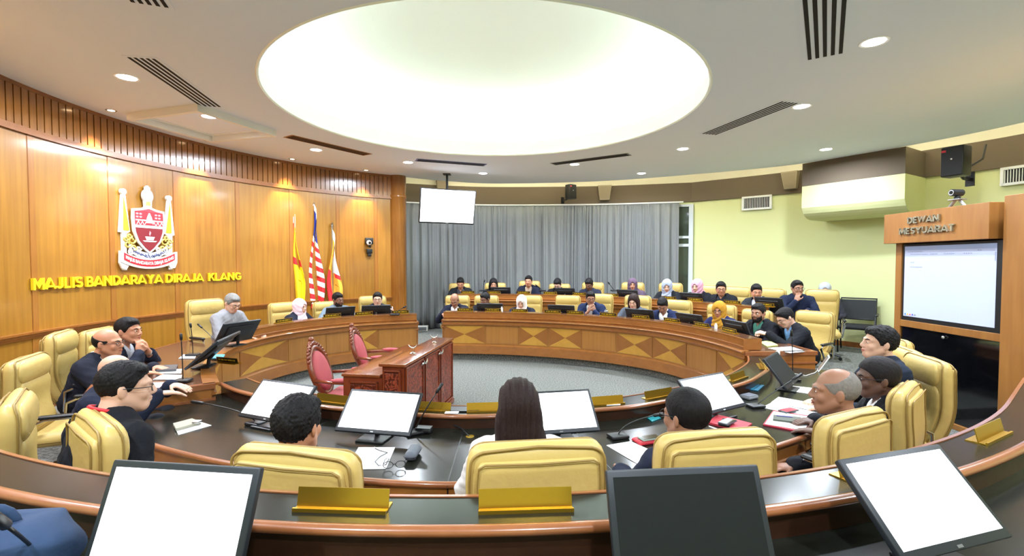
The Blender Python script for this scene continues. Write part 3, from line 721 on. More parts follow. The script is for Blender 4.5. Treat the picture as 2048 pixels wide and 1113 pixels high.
    for k in range(7): x = 264+k*8.1; poly(m, [(x, 451), (x+4, 443), (x+8, 451), (x+6.8, 451), (x+4, 445.5), (x+1.2, 451)], .062, .066, WH)
    poly(m, [(262.5, 441), (262.5, 443.5), (319.5, 443.5), (319.5, 441)], .062, .066, WH)
    for x in (266, 273, 305, 312): 
        for y in (430, 436): poly(m, [(x+3*math.cos(a), y+2*math.sin(a)) for a in [k*PI/4 for k in range(8)]], .062, .065, mat('crest_pink', (232, 150, 155), .5))
    poly(m, [(281, 474), (284, 481), (298, 481), (301, 474)], .062, .068, WH); poly(m, [(276, 482), (280, 484.5), (302, 484.5), (306, 482)], .062, .066, WH)
    poly(m, [(291, 462), (294, 466), (291, 473), (289.5, 469)], .062, .066, mat('crest_pink', (232, 150, 155), .5)); m.build('shield_charges', t)
    m = MB()
    poly(m, [(291+11*math.cos(a), 393+13.5*math.sin(a)) for a in [k*PI/10 for k in range(20)]], .02, .05, WH)
    poly(m, [(291-5, 376), (291, 372), (291+5, 376), (296, 384), (286, 384)], .02, .05, WH)
    poly(m, [(283, 402), (284, 414), (281, 421), (301, 421), (298, 414), (299, 402)], .02, .052, WH)
    poly(m, [(287, 404), (286, 412), (296, 412), (295, 404)], .052, .056, GC); m.build('finial', t)
    for s_ in (-1, 1):
        m = MB()
        for (x, y, r) in ((34, 482, 8), (42, 490, 7), (30, 496, 7), (38, 474, 5), (24, 505, 6), (46, 480, 5), (20, 498, 5), (36, 504, 6)):
            pts = [pf(U(291+s_*x+math.cos(a)*r*(1-a/9)), V(y+math.sin(a)*r*(1-a/9)), .035) for a in [k*.5 for k in range(14)]]
            m.tube(pts, .014, GC if (x % 4) else WH, 6)
        m.build('scrollwork', t, smooth=True)
    m = MB()
    def ribbon(x0, x1, y0, sag, h, d0, d1, mt):
        n = 16; up = []; dn = []
        for k in range(n+1):
            x = x0+(x1-x0)*k/n; e = (k/n-.5)*2; y = y0+sag*(1-e*e); up.append((x, y)); dn.append((x, y+h))
        poly(m, up+dn[::-1], d0, d1, mt)
    ribbon(251, 331, 489, 17, 14, .03, .045, SI); m.build('silver_ribbon', t)
    m = MB()
    for k in range(26):
        x = 256+k*2.75; e = (x-291)/40; y = 496+17*(1-e*e)+rng.uniform(-2, 2)
        m.tube([pf(U(x), V(y-2), .047), pf(U(x+rng.uniform(-1, 2.5)), V(y+rng.uniform(0, 3)), .049), pf(U(x+2.5), V(y+1), .047)], .006, NA, 5)
    m.build('ribbon_script', t)
    m = MB(); ribbon(232, 350, 503, 14, 21, .04, .055, WH)
    for s_ in (-1, 1):
        X = lambda a: 291+s_*a
        poly(m, [(X(59), 503), (X(60), 526), (X(55), 537), (X(46), 538), (X(40), 529), (X(48), 524), (X(50), 506)], .02, .045, WH)
    m.build('banner_border', t)
    m = MB(); ribbon(238, 344, 506.5, 14, 13.5, .055, .062, RED); m.build('banner', t)
    m = MB(); put_text(m, 'MAJLIS BANDARAYA DIRAJA KLANG', WH, U(241), U(341), V(516.5), V(510), pf, .062, .004, .02, arcf=lambda u: -14*vv*(1-(u/U(344))**2))
    m.build('banner_text', t)
lettering()

def flags():
    def flag(px, ptop, Yd, lab, strip, ztop_cloth, zbot, wd, fold, group):
        P = at(px, ptop, Yd)
        t = thing('flag', lab, 'flag', (P.x, P.y, FZ), math.radians(20), group)
        H = P.z-FZ
        m = MB(); m.lathe([(.16, 0), (.16, .02), (.05, .05), (.03, .09), (.016, .1), (.016, H-.06), (.03, H-.05), (.03, H-.03), (.02, H-.02), (.028, H), (.0, H+.03)], CHROME, 14); m.build('pole', t, smooth=40)
        m = MB(); nu, nv = 48, 80; vs = []
        for j in range(nv+1):
            v = j/nv; z = ztop_cloth*(1-v)+zbot*v
            for i in range(nu+1):
                u = i/nu; spread = wd*(.12+.88*min(1, v*1.5))
                x = .02+(u-.42)*spread*1.0; y = -.03-.05*math.sin(u*PI*fold+v*.8)*min(1, v*2+.2)
                drop = .22*u*(1-v*.6)
                vs.append((x+.03*math.sin(v*7+u*3), y, z-drop))
        K = nu+1
        for j in range(nv):
            for i in range(nu):
                a = j*K+i; m.add([vs[a], vs[a+1], vs[a+K+1], vs[a+K]], [(0, 1, 2, 3)], strip((i+.5)/nu, (j+.5)/nv))
        import bmesh
        o = m.build('cloth', t); b = bmesh.new(); b.from_mesh(o.data); bmesh.ops.remove_doubles(b, verts=b.verts, dist=1e-5); b.to_mesh(o.data); b.free()
        o.data.polygons.foreach_set('use_smooth', [True]*len(o.data.polygons)); md = o.modifiers.new('s', 'SOLIDIFY'); md.thickness = .004
    RD = mat('flag_red', (214, 40, 48), .8); YW = mat('flag_yellow', (250, 216, 30), .8); WT = mat('flag_white', (240, 238, 240), .8); BL = mat('flag_blue', (28, 44, 140), .8); OR = mat('flag_orange', (238, 176, 60), .8)
    def s1(u, v):
        if v < .12: return WT
        if u < .42: return YW if .34 < v < .5 or u < .07 else RD
        if v > .42 and v < .5 and u > .5: return RD
        return YW
    flag(584, 420, 9.3, 'red and yellow flag on the left of three flagpoles by the wood wall', s1, 2.72, .75, .30, 4, 'flags by the wood wall')
    def s2(u, v):
        if v < .3:
            if .16 < v < .25 and .55 < u < .75: return YW
            return BL if v > .06 else WT
        return RD if int(v*20) % 2 else WT
    flag(627, 407, 9.6, 'red and white striped flag with blue corner on the middle flagpole', s2, 2.85, .75, .25, 3, 'flags by the wood wall')
    def s3(u, v):
        if v < .5: return WT if u > .5 or v < .12 else OR
        return RD if u < .3 or (v < .56 and u > .6) else OR
    flag(664, 448, 9.8, 'white, yellow and red flag on the shortest flagpole, right of the striped flag', s3, 2.35, .75, .25, 3, 'flags by the wood wall')
flags()

def kiosk():
    X = 4.76; y0, y1 = 4.62, 5.86
    t = thing('screen_cabinet', 'tall wooden cabinet with a large screen, lettered fascia and dark glass lower front', 'cabinet', (X, 5.2, 0), 0)
    def bx(n, xa, xb, ya, yb, za, zb, m_, bev=.004):
        m = MB(); m.box(((xa+xb)/2-X, (ya+yb)/2-5.2, (za+zb)/2), (xb-xa, yb-ya, zb-za), m_, bev=bev); return m.build(n, t)
    bx('fascia', 4.66, 5.3, 4.68, 6.0, 2.03, 2.39, W_KIOSK)
    bx('side_post', X, 5.3, y1-.02, y1+.07, 0.0, 2.03, W_KIOSK)
    bx('pillar', X-.02, 5.5, 3.7, y0, 0, 2.44, W_KIOSK)
    bx('shelf_rail', X, 5.3, y0, y1-.02, 1.02, 1.10, W_KIOSK)
    bx('back_panel', 5.25, 5.3, y0, y1-.02, .1, 2.03, W_MAH)
    bx('plinth', X-.01, 5.3, y0, y1+.07, 0, .06, W_KIOSK)
    g = bx('glass_panel', X+.02, X+.03, y0, y1-.02, .06, 1.02, BLACKG, 0)
    for (yy, zz) in ((5.25, .97), (5.27, .11)):
        m = MB(); m.sphere((.005, yy-5.2, zz), .02, CHROME); m.build('knob', t, smooth=True)
    # screen
    s = bx('display', X+.01, X+.07, y0+.0, y1-.03, 1.10, 2.02, BLACKP)
    mw = mat('display_page', (176, 184, 216), .6, em=.16, spec=.1); mb_ = mat('display_bar', (150, 164, 206), .6, em=.1)
    m = MB(); xx = .008
    m.box((xx, (4.70+5.80)/2-5.2, 1.57), (.002, 1.10, .84), mw)
    s2_ = m.build('screen_page', s)
    m = MB(); m.box((xx-.002, (4.70+5.80)/2-5.2, 1.965), (.002, 1.10, .05), mb_)
    m.build('screen_toolbar', s)
    m = MB(); gr = mat('display_ink', (120, 125, 150), .5, em=.4)
    for (a, b, z) in ((5.55, 5.76, 1.925), (5.35, 5.45, 1.895), (5.48, 5.72, 1.895), (5.15, 5.28, 1.895), (4.95, 5.05, 1.895), (4.85, 4.9, 1.925), (5.66, 5.72, 1.80), (5.55, 5.72, 1.745)):
        n = max(2, int((b-a)/.02))
        for k in range(n): m.box((xx-.004, a+(b-a)*(k+.4)/n-5.2, z), (.001, (b-a)/n*.6, .007), gr)
    m.box((xx-.004, 4.712-5.2, 1.86), (.001, .006, .09), gr); m.build('screen_text', s)
    m = MB()
    for k, c in enumerate(((40, 110, 200), (240, 160, 40), (230, 90, 90), (60, 60, 160), (110, 110, 120))): m.box((xx-.004, 5.77-k*.035-5.2, 1.175), (.001, .016, .018), mat('icon%d' % k, c, .5, em=.5))
    m.build('screen_icons', s)
    # fascia letters: mirrored so they read from the room
    fx = 4.66-X
    LM = mat('letter_pewter', (178, 172, 150), .3, metal=.8)
    def ff(u, v, d): return (fx-d, (5.2+0)-5.2+.0-u+.0, v)
    m = MB(); put_strokes(m, 'DEWAN', LM, -(5.625-5.2), -(5.21-5.2), 2.25, 2.325, ff, 0, .022); m.build('lettering', t)
    m = MB(); put_strokes(m, 'MESYUARAT', LM, -(5.74-5.2), -(5.03-5.2), 2.13, 2.205, ff, 0, .022); m.build('lettering', t)
    # camera on top
    P = at(1893, 412, 5.2); 
    t = thing('conference_camera', 'black conference camera on a grey folding stand on top of the wooden screen cabinet', 'camera', (4.9, 5.28, 2.39), math.radians(95))
    m = MB()
    for s_ in (-1, 1): m.tube([(s_*.02, 0, .1), (s_*.1, 0, .0)], .016, GREYM)
    m.box((0, 0, .1), (.13, .1, .012), GREYM, bev=.004); m.build('stand', t)
    m = MB(); m.lathe([(.03, .106), (.03, .13), (.02, .14)], BLACKP, 16); m.build('swivel', t)
    m = MB(); m.tube([(0, -.05, .175), (0, .07, .175)], .038, BLACKP, 18); m.build('camera_body', t, smooth=40)
    m = MB(); m.tube([(0, .07, .175), (0, .078, .175)], .03, CHROME, 18); m.tube([(0, .078, .175), (0, .08, .175)], .02, BLACKG, 18); m.build('lens', t)
kiosk()
# ================================================================ DESKS
def inlay(path, s0, s1, z0, z1, o, kind, parent):
    """one front panel between arc lengths s0..s1: plain veneer or a four-triangle X inlay"""
    m = MB(); n = 8; P = resample(path, s0, s1, n)
    if kind == 'P':
        m.sweep(P, [(o, z0), (o, z1), (o+.02, z1), (o+.02, z0)], W_PANEL); return m.build('veneer_panel', parent)
    def pt(u, v, d=0):
        x, y, nx, ny = sample(path, s0+(s1-s0)*u); return (x+nx*(o+d), y+ny*(o+d), z0+(z1-z0)*v)
    c = (.5, .5)
    for (a, b, mt, hz) in (((0, 1), (1, 1), W_LIGHT, 0), ((0, 0), (1, 0), W_LIGHT, 0), ((0, 0), (0, 1), W_DARKI, 1), ((1, 0), (1, 1), W_DARKI, 1)):
        k = 6; rows = []
        for i in range(k+1):
            t = i/k*.999; A = (a[0]+(c[0]-a[0])*t, a[1]+(c[1]-a[1])*t); B = (b[0]+(c[0]-b[0])*t, b[1]+(c[1]-b[1])*t)
            rows.append([pt(A[0]+(B[0]-A[0])*j/6, A[1]+(B[1]-A[1])*j/6) for j in range(7)])
        vs = [p for r in rows for p in r]; fs = [(i*7+j, i*7+j+1, (i+1)*7+j+1, (i+1)*7+j) for i in range(k) for j in range(6)]
        m.add(vs, fs, mt)
    m.sweep(P, [(o+.003, z0), (o+.003, z1), (o+.02, z1), (o+.02, z0)], W_DARKI)
    return m.build('inlay_panel', parent)

def ring_desk(name, label, path, pattern, pf0, pf1, base=.12, dz=0, depth=.86, supports=6):
    t = thing(name, label, 'desk')
    z = lambda v: v+dz
    m = MB(); m.sweep(path, [(.03, base), (.03, z(.73)), (.09, z(.73)), (.09, base)], W_PANEL); m.build('front_body', t, smooth=40)
    m = MB(); m.sweep(path, [(-.005, base), (-.005, base+.15), (.03, base+.17), (.03, base)], W_BENCH); m.build('plinth_band', t, smooth=30)
    zb = base+.19; zt = z(.635); L = arclen(path); W = sum(p[1] for p in pattern); s = 0
    for k, wd in pattern:
        s1 = s+wd/W*L[-1]; inlay(path, s+.01, s1-.01, zb, zt, .022, k, t); s = s1
    m = MB(); m.sweep(path, [(.0, z(.64)), (-.012, z(.66)), (.005, z(.665)), (.005, z(.72)), (-.03, z(.725)), (-.035, z(.735)), (-.03, z(.745)), (.09, z(.745)), (.09, z(.64))], W_BENCH); m.build('ledge_moulding', t, smooth=30)
    m = MB(); P = sub(path, pf0, pf1)
    m.sweep(P, [(.05, z(.745)), (.05, z(.765)), (.035, z(.775)), (.035, z(.785)), (.045, z(.79)), (.045, z(.868)), (.035, z(.872)), (.035, z(.88)), (.27, z(.88)), (.27, z(.745))], W_BENCH); m.build('privacy_hood', t, smooth=30)
    m = MB(); m.sweep(P, [(.06, z(.881)), (.25, z(.881)), (.25, z(.884)), (.06, z(.884))], W_TOPB); m.build('hood_top_inlay', t)
    m = MB(); m.sweep(path, [(.09, z(.71)), (.09, z(.74)), (depth, z(.74)), (depth, z(.71))], W_TOPB); m.build('worktop', t)
    m = MB(); m.sweep(path, [(depth, z(.70)), (depth, z(.745)), (depth+.02, z(.745)), (depth+.03, z(.735)), (depth+.03, z(.71)), (depth+.02, z(.70))], W_EDGE); m.build('edge_bullnose', t, smooth=30)
    m = MB(); m.sweep(path, [(depth-.02, z(.60)), (depth-.02, z(.70)), (depth+.012, z(.70)), (depth+.012, z(.61)), (depth+.02, z(.60))], W_BENCH); m.build('apron', t)
    for f in (0, 1):
        x, y, nx, ny = path[int(f*(len(path)-1))]; tx, ty = -ny, nx
        if f == 0: pass
        m = MB(); q = [(x+nx*o, y+ny*o) for o in (.03, depth)]; sg = .02
        vs = []
        for e in (-sg, sg):
            for (xx, yy) in q:
                for zz in (base, z(.70)): vs.append((xx+tx*e, yy+ty*e, zz))
        m.add(vs, [(0, 1, 3, 2), (4, 6, 7, 5), (0, 4, 5, 1), (2, 3, 7, 6), (1, 5, 7, 3), (0, 2, 6, 4)], W_BENCH); m.build('end_panel', t)
        m = MB()
        for zz, h, e in ((z(.70), .045, .03), (z(.60), .02, .03)):
            vs = []
            for e2 in (-e, e):
                for o in (.0, depth+.02):
                    for z3 in (zz, zz+h): vs.append((x+nx*o+tx*e2, y+ny*o+ty*e2, z3))
            m.add(vs, [(0, 1, 3, 2), (4, 6, 7, 5), (0, 4, 5, 1), (2, 3, 7, 6), (1, 5, 7, 3), (0, 2, 6, 4)], W_EDGE)
        m.build('end_moulding', t)
    return t
# left bench: ledge only at its near end, hood from about a third of its length
ring_desk('curved_desk', 'curved wooden desk with cross inlay panels, curving below the three flags', LEFT, [('P', .8), ('X', .75), ('P', .5), ('X', .9), ('P', .6), ('P', .35), ('X', .45), ('P', .6)], .47, 1)
ring_desk('curved_desk', 'long curved wooden desk with cross inlay panels in front of the grey curtain', FAR, [('X', .8), ('P', .62), ('X', .56), ('X', .62), ('P', .62), ('X', .66), ('X', .66), ('P', .62), ('X', .66)], 0, .97)
ring_desk('curved_desk', 'rearmost curved wooden desk, behind the long inlaid desk', ROW2, [('P', 1)]*6, 0, 1, base=.12, dz=.20, depth=.62)
def row2_floor():
    m = MB(); m.sweep(offp(ROW2, 0), [(.10, .0), (.10, .25), (1.55, .25), (1.55, .0)], CARPET); struct(m.build('floor_step'))
row2_floor()

def near_desk(name, label, path, hz, wz, hw, depth, base, facem, seams=()):
    t = thing(name, label, 'desk')
    m = MB(); m.sweep(path, [(-hw, base), (-hw, hz-.03), (-hw+.04, hz-.03), (-hw+.04, base)], W_PANEL); m.build('front_body', t, smooth=40)
    m = MB(); m.sweep(path, [(-hw-.012, hz-.02), (-hw-.012, hz), (0, hz), (0, hz-.02)], W_TOP); m.build('hood_top', t)
    m = MB(); m.sweep(path, [(-hw-.03, hz-.03), (-hw-.03, hz+.002), (-hw-.012, hz+.004), (-hw-.012, hz-.03)], W_EDGE); m.build('hood_front_edge', t)
    m = MB(); m.sweep(path, [(.022*math.cos(a)+.002, hz-.012+.017*math.sin(a)) for a in [k*PI/6 for k in range(12)]], W_EDGE); m.build('hood_bullnose', t, smooth=60)
    m = MB(); m.sweep(path, [(-.02, wz-.02), (-.02, hz-.02), (0, hz-.02), (0, wz-.02)], facem); m.build('hood_back_panel', t)
    m = MB(); m.sweep(path, [(-.02, wz-.03), (-.02, wz), (depth, wz), (depth, wz-.03)], W_TOP); m.build('worktop', t)
    m = MB(); m.sweep(path, [(depth+.02*math.cos(a), wz-.013+.018*math.sin(a)) for a in [k*PI/6 for k in range(12)]], W_EDGE); m.build('edge_bullnose', t, smooth=60)
    m = MB(); m.sweep(path, [(depth-.03, wz-.13), (depth-.03, wz-.03), (depth, wz-.03), (depth, wz-.115), (depth+.014, wz-.12), (depth+.014, wz-.13)], W_BENCH); m.build('apron', t)
    for px in seams:
        X, Y, yaw = hit(path, depth+.0, px); A = min(path, key=lambda p: abs(1024+955*(p[0]+p[2]*depth)/max(.3, p[1]+p[3]*depth)-px))
        x, y, nx, ny = A; tx, ty = -ny*.004, nx*.004; vs = []
        for o, z_ in ((0, wz+.001), (depth+.003, wz+.001), (depth+.0215, wz-.012), (depth+.004, wz-.03), (depth+.002, wz-.12)):
            vs += [(x+nx*o-tx, y+ny*o-ty, z_), (x+nx*o+tx, y+ny*o+ty, z_)]
        m = MB(); m.add(vs, [(2*i, 2*i+1, 2*i+3, 2*i+2) for i in range(4)], BLACKP); m.build('joint', t)
    for f in (0.0, .25, .5, .75, 1.0):
        x, y, nx, ny = path[int(f*(len(path)-1))]; vs = []
        for e in (-.015, .015):
            for o in (-hw+.04, depth-.25):
                for z_ in (base, wz-.03): vs.append((x+nx*o-ny*e, y+ny*o+nx*e, z_))
        m = MB(); m.add(vs, [(0, 1, 3, 2), (4, 6, 7, 5), (0, 4, 5, 1), (2, 3, 7, 6), (1, 5, 7, 3), (0, 2, 6, 4)], W_PANEL); m.build('support_panel', t)
    return t
near_desk('curved_desk', 'low curved dark-topped desk in the foreground ring where people sit with backs to us', NEAR, .70, .60, .2, .84, 0, W_FACE, (470, 880, 1225, 1500))
near_desk('curved_desk', 'nearest curved desk with dark hood running along the bottom edge of the picture', offp(TIER, .17), 1.01, .90, .165, .58, 0, W_FACE)

def central_desk():
    A = Vector((-1.02, 4.51, 0)); B = Vector((-.76, 6.09, 0)); d = (B-A); L = d.length; u = d.normalized(); n = Vector((u.y, -u.x, 0))  # n points right
    t = thing('carved_desk', 'carved mahogany desk with stepped top and silver crescents in the middle of the floor', 'desk', (A+B)/2, math.atan2(u.y, u.x)-PI/2)
    # local: +Y along desk, +X to the right (carved front)
    m = MB(); m.box((-.125, 0, .815), (.27, L+.03, .03), W_MAHT, bev=.008); m.build('upper_top', t, smooth=40)
    m = MB(); m.box((-.445, 0, .705), (.40, L+.03, .03), W_MAHT, bev=.008); m.build('lower_top', t, smooth=40)
    m = MB(); m.box((-.12, 0, .40), (.22, L-.02, .80), W_MAH); m.box((-.43, L/2-.02, .345), (.4, .04, .69), W_MAH); m.box((-.43, -L/2+.02, .345), (.4, .04, .69), W_MAH); m.build('carcass', t)
    m = MB(); m.box((-.1, 0, .03), (.24, L, .06), W_MAH, bev=.01); m.build('plinth', t)
    for k in range(3):
        yy = (k-1)*L/3
        m = MB(); m.box((-.006, yy, .43), (.012, L/3-.09, .66), CARVED, bev=.004); p = m.build('carved_panel', t)
        m = MB()
        for s_ in (-1, 1):
            m.box((.002, yy+s_*(L/6-.035), .43), (.02, .02, .72), W_MAH, bev=.004); m.box((.002, yy, .43+s_*.35), (.02, L/3-.06, .02), W_MAH, bev=.004)
        m.build('panel_frame', p)
    for (xc, w_, zt) in ((-.42, .32, .62), (-.13, .2, .74)):
        m = MB(); m.box((xc, -L/2-.004, zt/2+.06), (w_-.06, .012, zt-.12), CARVED, bev=.003); p = m.build('end_panel', t)
        m = MB()
        for s_ in (-1, 1): m.box((xc+s_*(w_/2-.02), -L/2-.006, zt/2+.04), (.02, .02, zt-.02), W_MAH, bev=.004); m.box((xc, -L/2-.006, zt/2+.04+s_*(zt/2-.02)), (w_-.02, .02, .02), W_MAH, bev=.004)
        m.build('panel_frame', p)
    SV = mat('silver', (225, 225, 230), .15, metal=1)
    base = (A+B)/2; M = Matrix.Translation(base) @ Matrix.Rotation(math.atan2(u.y, u.x)-PI/2, 4, 'Z')
    def cres(r): return [(r*math.cos(a), r*math.sin(a)) for a in [PI*1.05+k*PI*.9/10 for k in range(11)]]
    for y_, lb in ((-.28, 'nearer'), (.42, 'farther')):
        p = M @ Vector((-.12, y_, .83))
        c = thing('mace_rest', 'small silver crescent rest on the carved desk top, the %s one' % lb, 'stand', p, 0, 'silver crescent rests')
        m = MB(); m.lathe([(.035, 0), (.035, .006), (.015, .015), (.01, .02)], SV, 16); m.build('foot', c, smooth=40)
        m = MB(); m.tube([(-.012, 0, .015), (-.012, 0, .07)], .003, SV); m.tube([(.012, 0, .015), (.012, 0, .07)], .003, SV); m.build('stem', c)
        m = MB(); pts = [(x*1.0, 0, .105+z) for x, z in cres(.045)]; m.tube(pts, [.002+.006*math.sin(PI*k/10) for k in range(11)], SV); m.build('crescent', c, smooth=True)
    for yy in (-.27, .28):
        m = MB(); pts = [(.02, yy+x, .78+z) for x, z in cres(.05)]; m.tube(pts, [.003+.007*math.sin(PI*k/10) for k in range(11)], SV)
        m.box((.012, yy-.05, .735), (.012, .14, .012), SV); m.sphere((.02, yy-.08, .742), (.012, .03, .012), SV); m.build('crescent_mount', t, smooth=40)
central_desk()

def pink_chair(loc, rz, label, proto=[]):
    if proto: return dup(proto[0], loc, rz, label)
    t = thing('carved_armchair', label, 'chair', loc, rz, 'carved armchairs'); proto.append(t)
    PK = mat('pink_fabric', (186, 84, 92), .7, bump=.1); WD = wood('chair_wood', (112, 50, 28), (146, 70, 40), rough=.3, coat=.4)
    def frame(z): return -.24-.16*max(0, (z-.42))/.5
    # oval back
    def oval(sx, sz, n=28): return [(sx*math.cos(2*PI*k/n), frame(.66+sz*math.sin(2*PI*k/n)), .66+sz*math.sin(2*PI*k/n)) for k in range(n)]
    m = MB(); m.tube(oval(.19, .24), .028, WD, 8, closed=True); fr = m.build('back_frame', t, smooth=True)
    m = MB()
    r = random.Random(3)
    for k in range(15):
        a = PI*(.12+.76*k/14); x = .2*math.cos(a); z = .66+.25*math.sin(a)
        m.tube([(x+.03*math.cos(b)*(1-b/9), frame(z)+.0, z+.02+.03*math.sin(b)*(1-b/9)) for b in [j*.7 for j in range(8)]], .013, WD, 6)
    m.sphere((0, frame(.95), .94), (.08, .03, .04), WD, 10); m.sphere((0, frame(.97), .985), (.04, .03, .03), WD, 10)
    for s_ in (-1, 1): m.sphere((s_*.06, frame(.93), .93), (.035, .025, .03), WD, 8)
    m.build('carved_crest', fr, smooth=True)
    m = MB(); m.sphere((0, 0, 0), (.165, .05, .22), PK, 20, T=Matrix.Translation((0, frame(.66)+.01, .66)) @ Matrix.Rotation(.31, 4, 'X')); m.build('back_cushion', t, smooth=True)
    m = MB(); m.box((0, .0, .40), (.48, .46, .09), PK, bev=.04); m.build('seat', t, smooth=True)
    m = MB(); m.box((0, 0, .33), (.5, .48, .07), WD, bev=.015)
    m.build('seat_rail', t, smooth=40)
    for s_ in (-1, 1):
        m = MB(); m.tube([(s_*.2, -.28, .60), (s_*.27, -.1, .60), (s_*.27, .1, .595), (s_*.26, .2, .57), (s_*.25, .21, .50), (s_*.24, .17, .36)], .018, WD, 8); a = m.build('armrest', t, smooth=True)
        m = MB(); m.sphere((s_*.27, .03, .622), (.035, .13, .024), PK, 12); m.build('arm_pad', a, smooth=True)
        for yy in (-.21, .2):
            m = MB(); m.tube([(s_*.21, yy, .33), (s_*.225, yy*1.1, .2), (s_*.2, yy, .08), (s_*.215, yy*1.1, 0)], [.03, .024, .016, .02], WD, 8); m.build('leg', t, smooth=True)
    return t
pink_chair((-1.70, 4.98, -.0), math.radians(-93), 'pink upholstered armchair with carved crest, the nearer of the two beside the mahogany desk')
pink_chair((-1.66, 6.15, -.0), math.radians(-90), 'pink upholstered armchair with carved crest, the farther one beside the mahogany desk')

# ---------------------------------------------------------------- executive chairs
def loft(m, secs, mt, n=28, e=4.0):
    """secs: (center Vector, half width, half thickness, tangent angle); superellipse sections"""
    vs = []; fs = []
    for (c, hw, ht, ang) in secs:
        for k in range(n):
            a = 2*PI*k/n; ca, sa = math.cos(a), math.sin(a)
            x = hw*math.copysign(abs(ca)**(2/e), ca); y = ht*math.copysign(abs(sa)**(2/e*1.3), sa)
            vs.append((c[0]+x, c[1]+y*math.cos(ang), c[2]+y*math.sin(ang)))
    N = len(secs)
    for i in range(N-1):
        for k in range(n): fs.append((i*n+k, i*n+(k+1) % n, (i+1)*n+(k+1) % n, (i+1)*n+k))
    fs.append(tuple(reversed(range(n)))); fs.append(tuple((N-1)*n+k for k in range(n)))
    m.add(vs, fs, mt)
def backcurve(v):
    y = -.23-.13*v-.035*math.sin(v*PI*1.6)+.05*max(0, v-.78)*4*.25; z = .44+.68*v
    return y, z
def bang(v):
    a = backcurve(max(0, v-.02)); b = backcurve(min(1.0, v+.02)); return math.atan2(-(b[0]-a[0]), b[1]-a[1])
def backw(v): return .225+.045*math.sin(min(1, v*1.1)*PI/2)-.012*max(0, v-.8)*5
def backslab(m, v0, v1, dw, ht, off, mt, n=18, rt=.05, pinch=0, e=4):
    secs = []; H = .68*(v1-v0)
    for i in range(n+1):
        t = i/n; t = .5-.5*math.cos(PI*t); v = v0+(v1-v0)*t; y, z = backcurve(v); a = bang(v)
        d = min(t, 1-t)*H; f = math.sqrt(max(0, 1-(1-min(1, d/rt))**2)) if d < rt else 1
        hw = backw(v)-dw; hwf = hw-(1-f)*rt*.8; h = ht*max(.06, f)*(1+pinch*math.sin(v*PI*5))
        secs.append(((0, y+off*math.cos(a), z+off*math.sin(a)), hwf, h, a))
    loft(m, secs, mt, e=e)
def exec_chair(label, loc, rz, group, proto=[]):
    if proto: return dup(proto[0], loc, rz, label, group)
    t = thing('executive_chair', label, 'chair', loc, rz, group); proto.append(t)
    m = MB(); backslab(m, 0, 1, 0, .05, 0, LEATH, 22, .07, e=5); b = m.build('backrest', t, smooth=True)
    m = MB(); backslab(m, .02, .93, .035, .024, -.046, LEATH, 18, .03, e=7); m.build('rear_panel', b, smooth=55)
    m = MB()
    for off in (-.044, .035):
        pts = []
        for k in range(25): v = .04+.88*k/24; y, z = backcurve(v); a = bang(v); pts.append((backw(v)-.012, y+off*math.cos(a), z+off*math.sin(a)))
        for k in range(1, 6):
            q = k/6*PI/2; v = .92+.065*math.sin(q); y, z = backcurve(v); a = bang(v); pts.append((backw(v)-.012-.06*(1-math.cos(q)), y+off*(1-.25*math.sin(q))*math.cos(a), z+off*math.sin(a)))
        v = .985; y, z = backcurve(v); pts.append((0, y+off*.75, z+.004))
        pts = pts+[(-p[0], p[1], p[2]) for p in reversed(pts[:-1])]
        m.tube(pts, .0055, PIPING, 6)
    m.build('piping', b, smooth=True)
    m = MB(); pts = []
    for k in range(19): v = .05+.86*k/18; y, z = backcurve(v); a = bang(v); pts.append((backw(v)-.04, y-.07*math.cos(a), z-.07*math.sin(a)))
    v = .922; y, z = backcurve(v); pts.append((.2, y-.072, z)); pts.append((0, y-.074, z-.004)); pts = pts+[(-p[0], p[1], p[2]) for p in reversed(pts[:-1])]
    m.tube(pts, .004, PIPING, 6); m.build('rear_seam', b, smooth=True)
    m = MB(); backslab(m, .70, .97, .035, .035, .045, LEATH, 12, .08, e=3.2); m.build('headrest', t, smooth=True)
    m = MB(); backslab(m, .06, .72, .03, .03, .045, LEATH, 16, .08, e=3.2); m.build('lumbar_pad', t, smooth=True)
    m = MB(); m.box((0, .02, .42), (.52, .52, .13), LEATH, bev=.055); m.build('seat', t, smooth=True)
    m = MB(); m.tube([(x, y, .405) for x, y in [(.255, -.2), (.255, .22), (.2, .275), (-.2, .275), (-.255, .22), (-.255, -.2)]], .006, PIPING, 6); m.build('seat_piping', t, smooth=True)
    for s_ in (-1, 1):
        m = MB(); m.tube([(s_*.24, -.2, .36), (s_*.3, -.2, .4), (s_*.31, -.19, .58), (s_*.31, -.1, .625), (s_*.31, .12, .625), (s_*.31, .16, .58), (s_*.29, .0, .37), (s_*.24, 0, .36)], .014, CHROME, 8); a = m.build('armrest', t, smooth=True)
        m = MB(); m.box((s_*.31, .0, .645), (.055, .28, .03), BLACKP, bev=.014); m.build('arm_pad', a, smooth=True)
    m = MB(); m.tube([(0, 0, .36), (0, 0, .1)], .028, BLACKP, 10); m.build('gas_column', t, smooth=40)
    m = MB()
    for k in range(5): a = 2*PI*k/5+.3; m.tube([(0, 0, .11), (.28*math.cos(a), .28*math.sin(a), .07)], [.03, .016], BLACKP, 6)
    m.build('star_base', t, smooth=40)
    for k in range(5):
        a = 2*PI*k/5+.3; m = MB(); c = (.28*math.cos(a), .28*math.sin(a), .028); m.tube([(c[0]-.015*math.sin(a), c[1]+.015*math.cos(a), c[2]), (c[0]+.015*math.sin(a), c[1]-.015*math.cos(a), c[2])], .027, BLACKP, 12); m.build('caster', t, smooth=40)
    return t
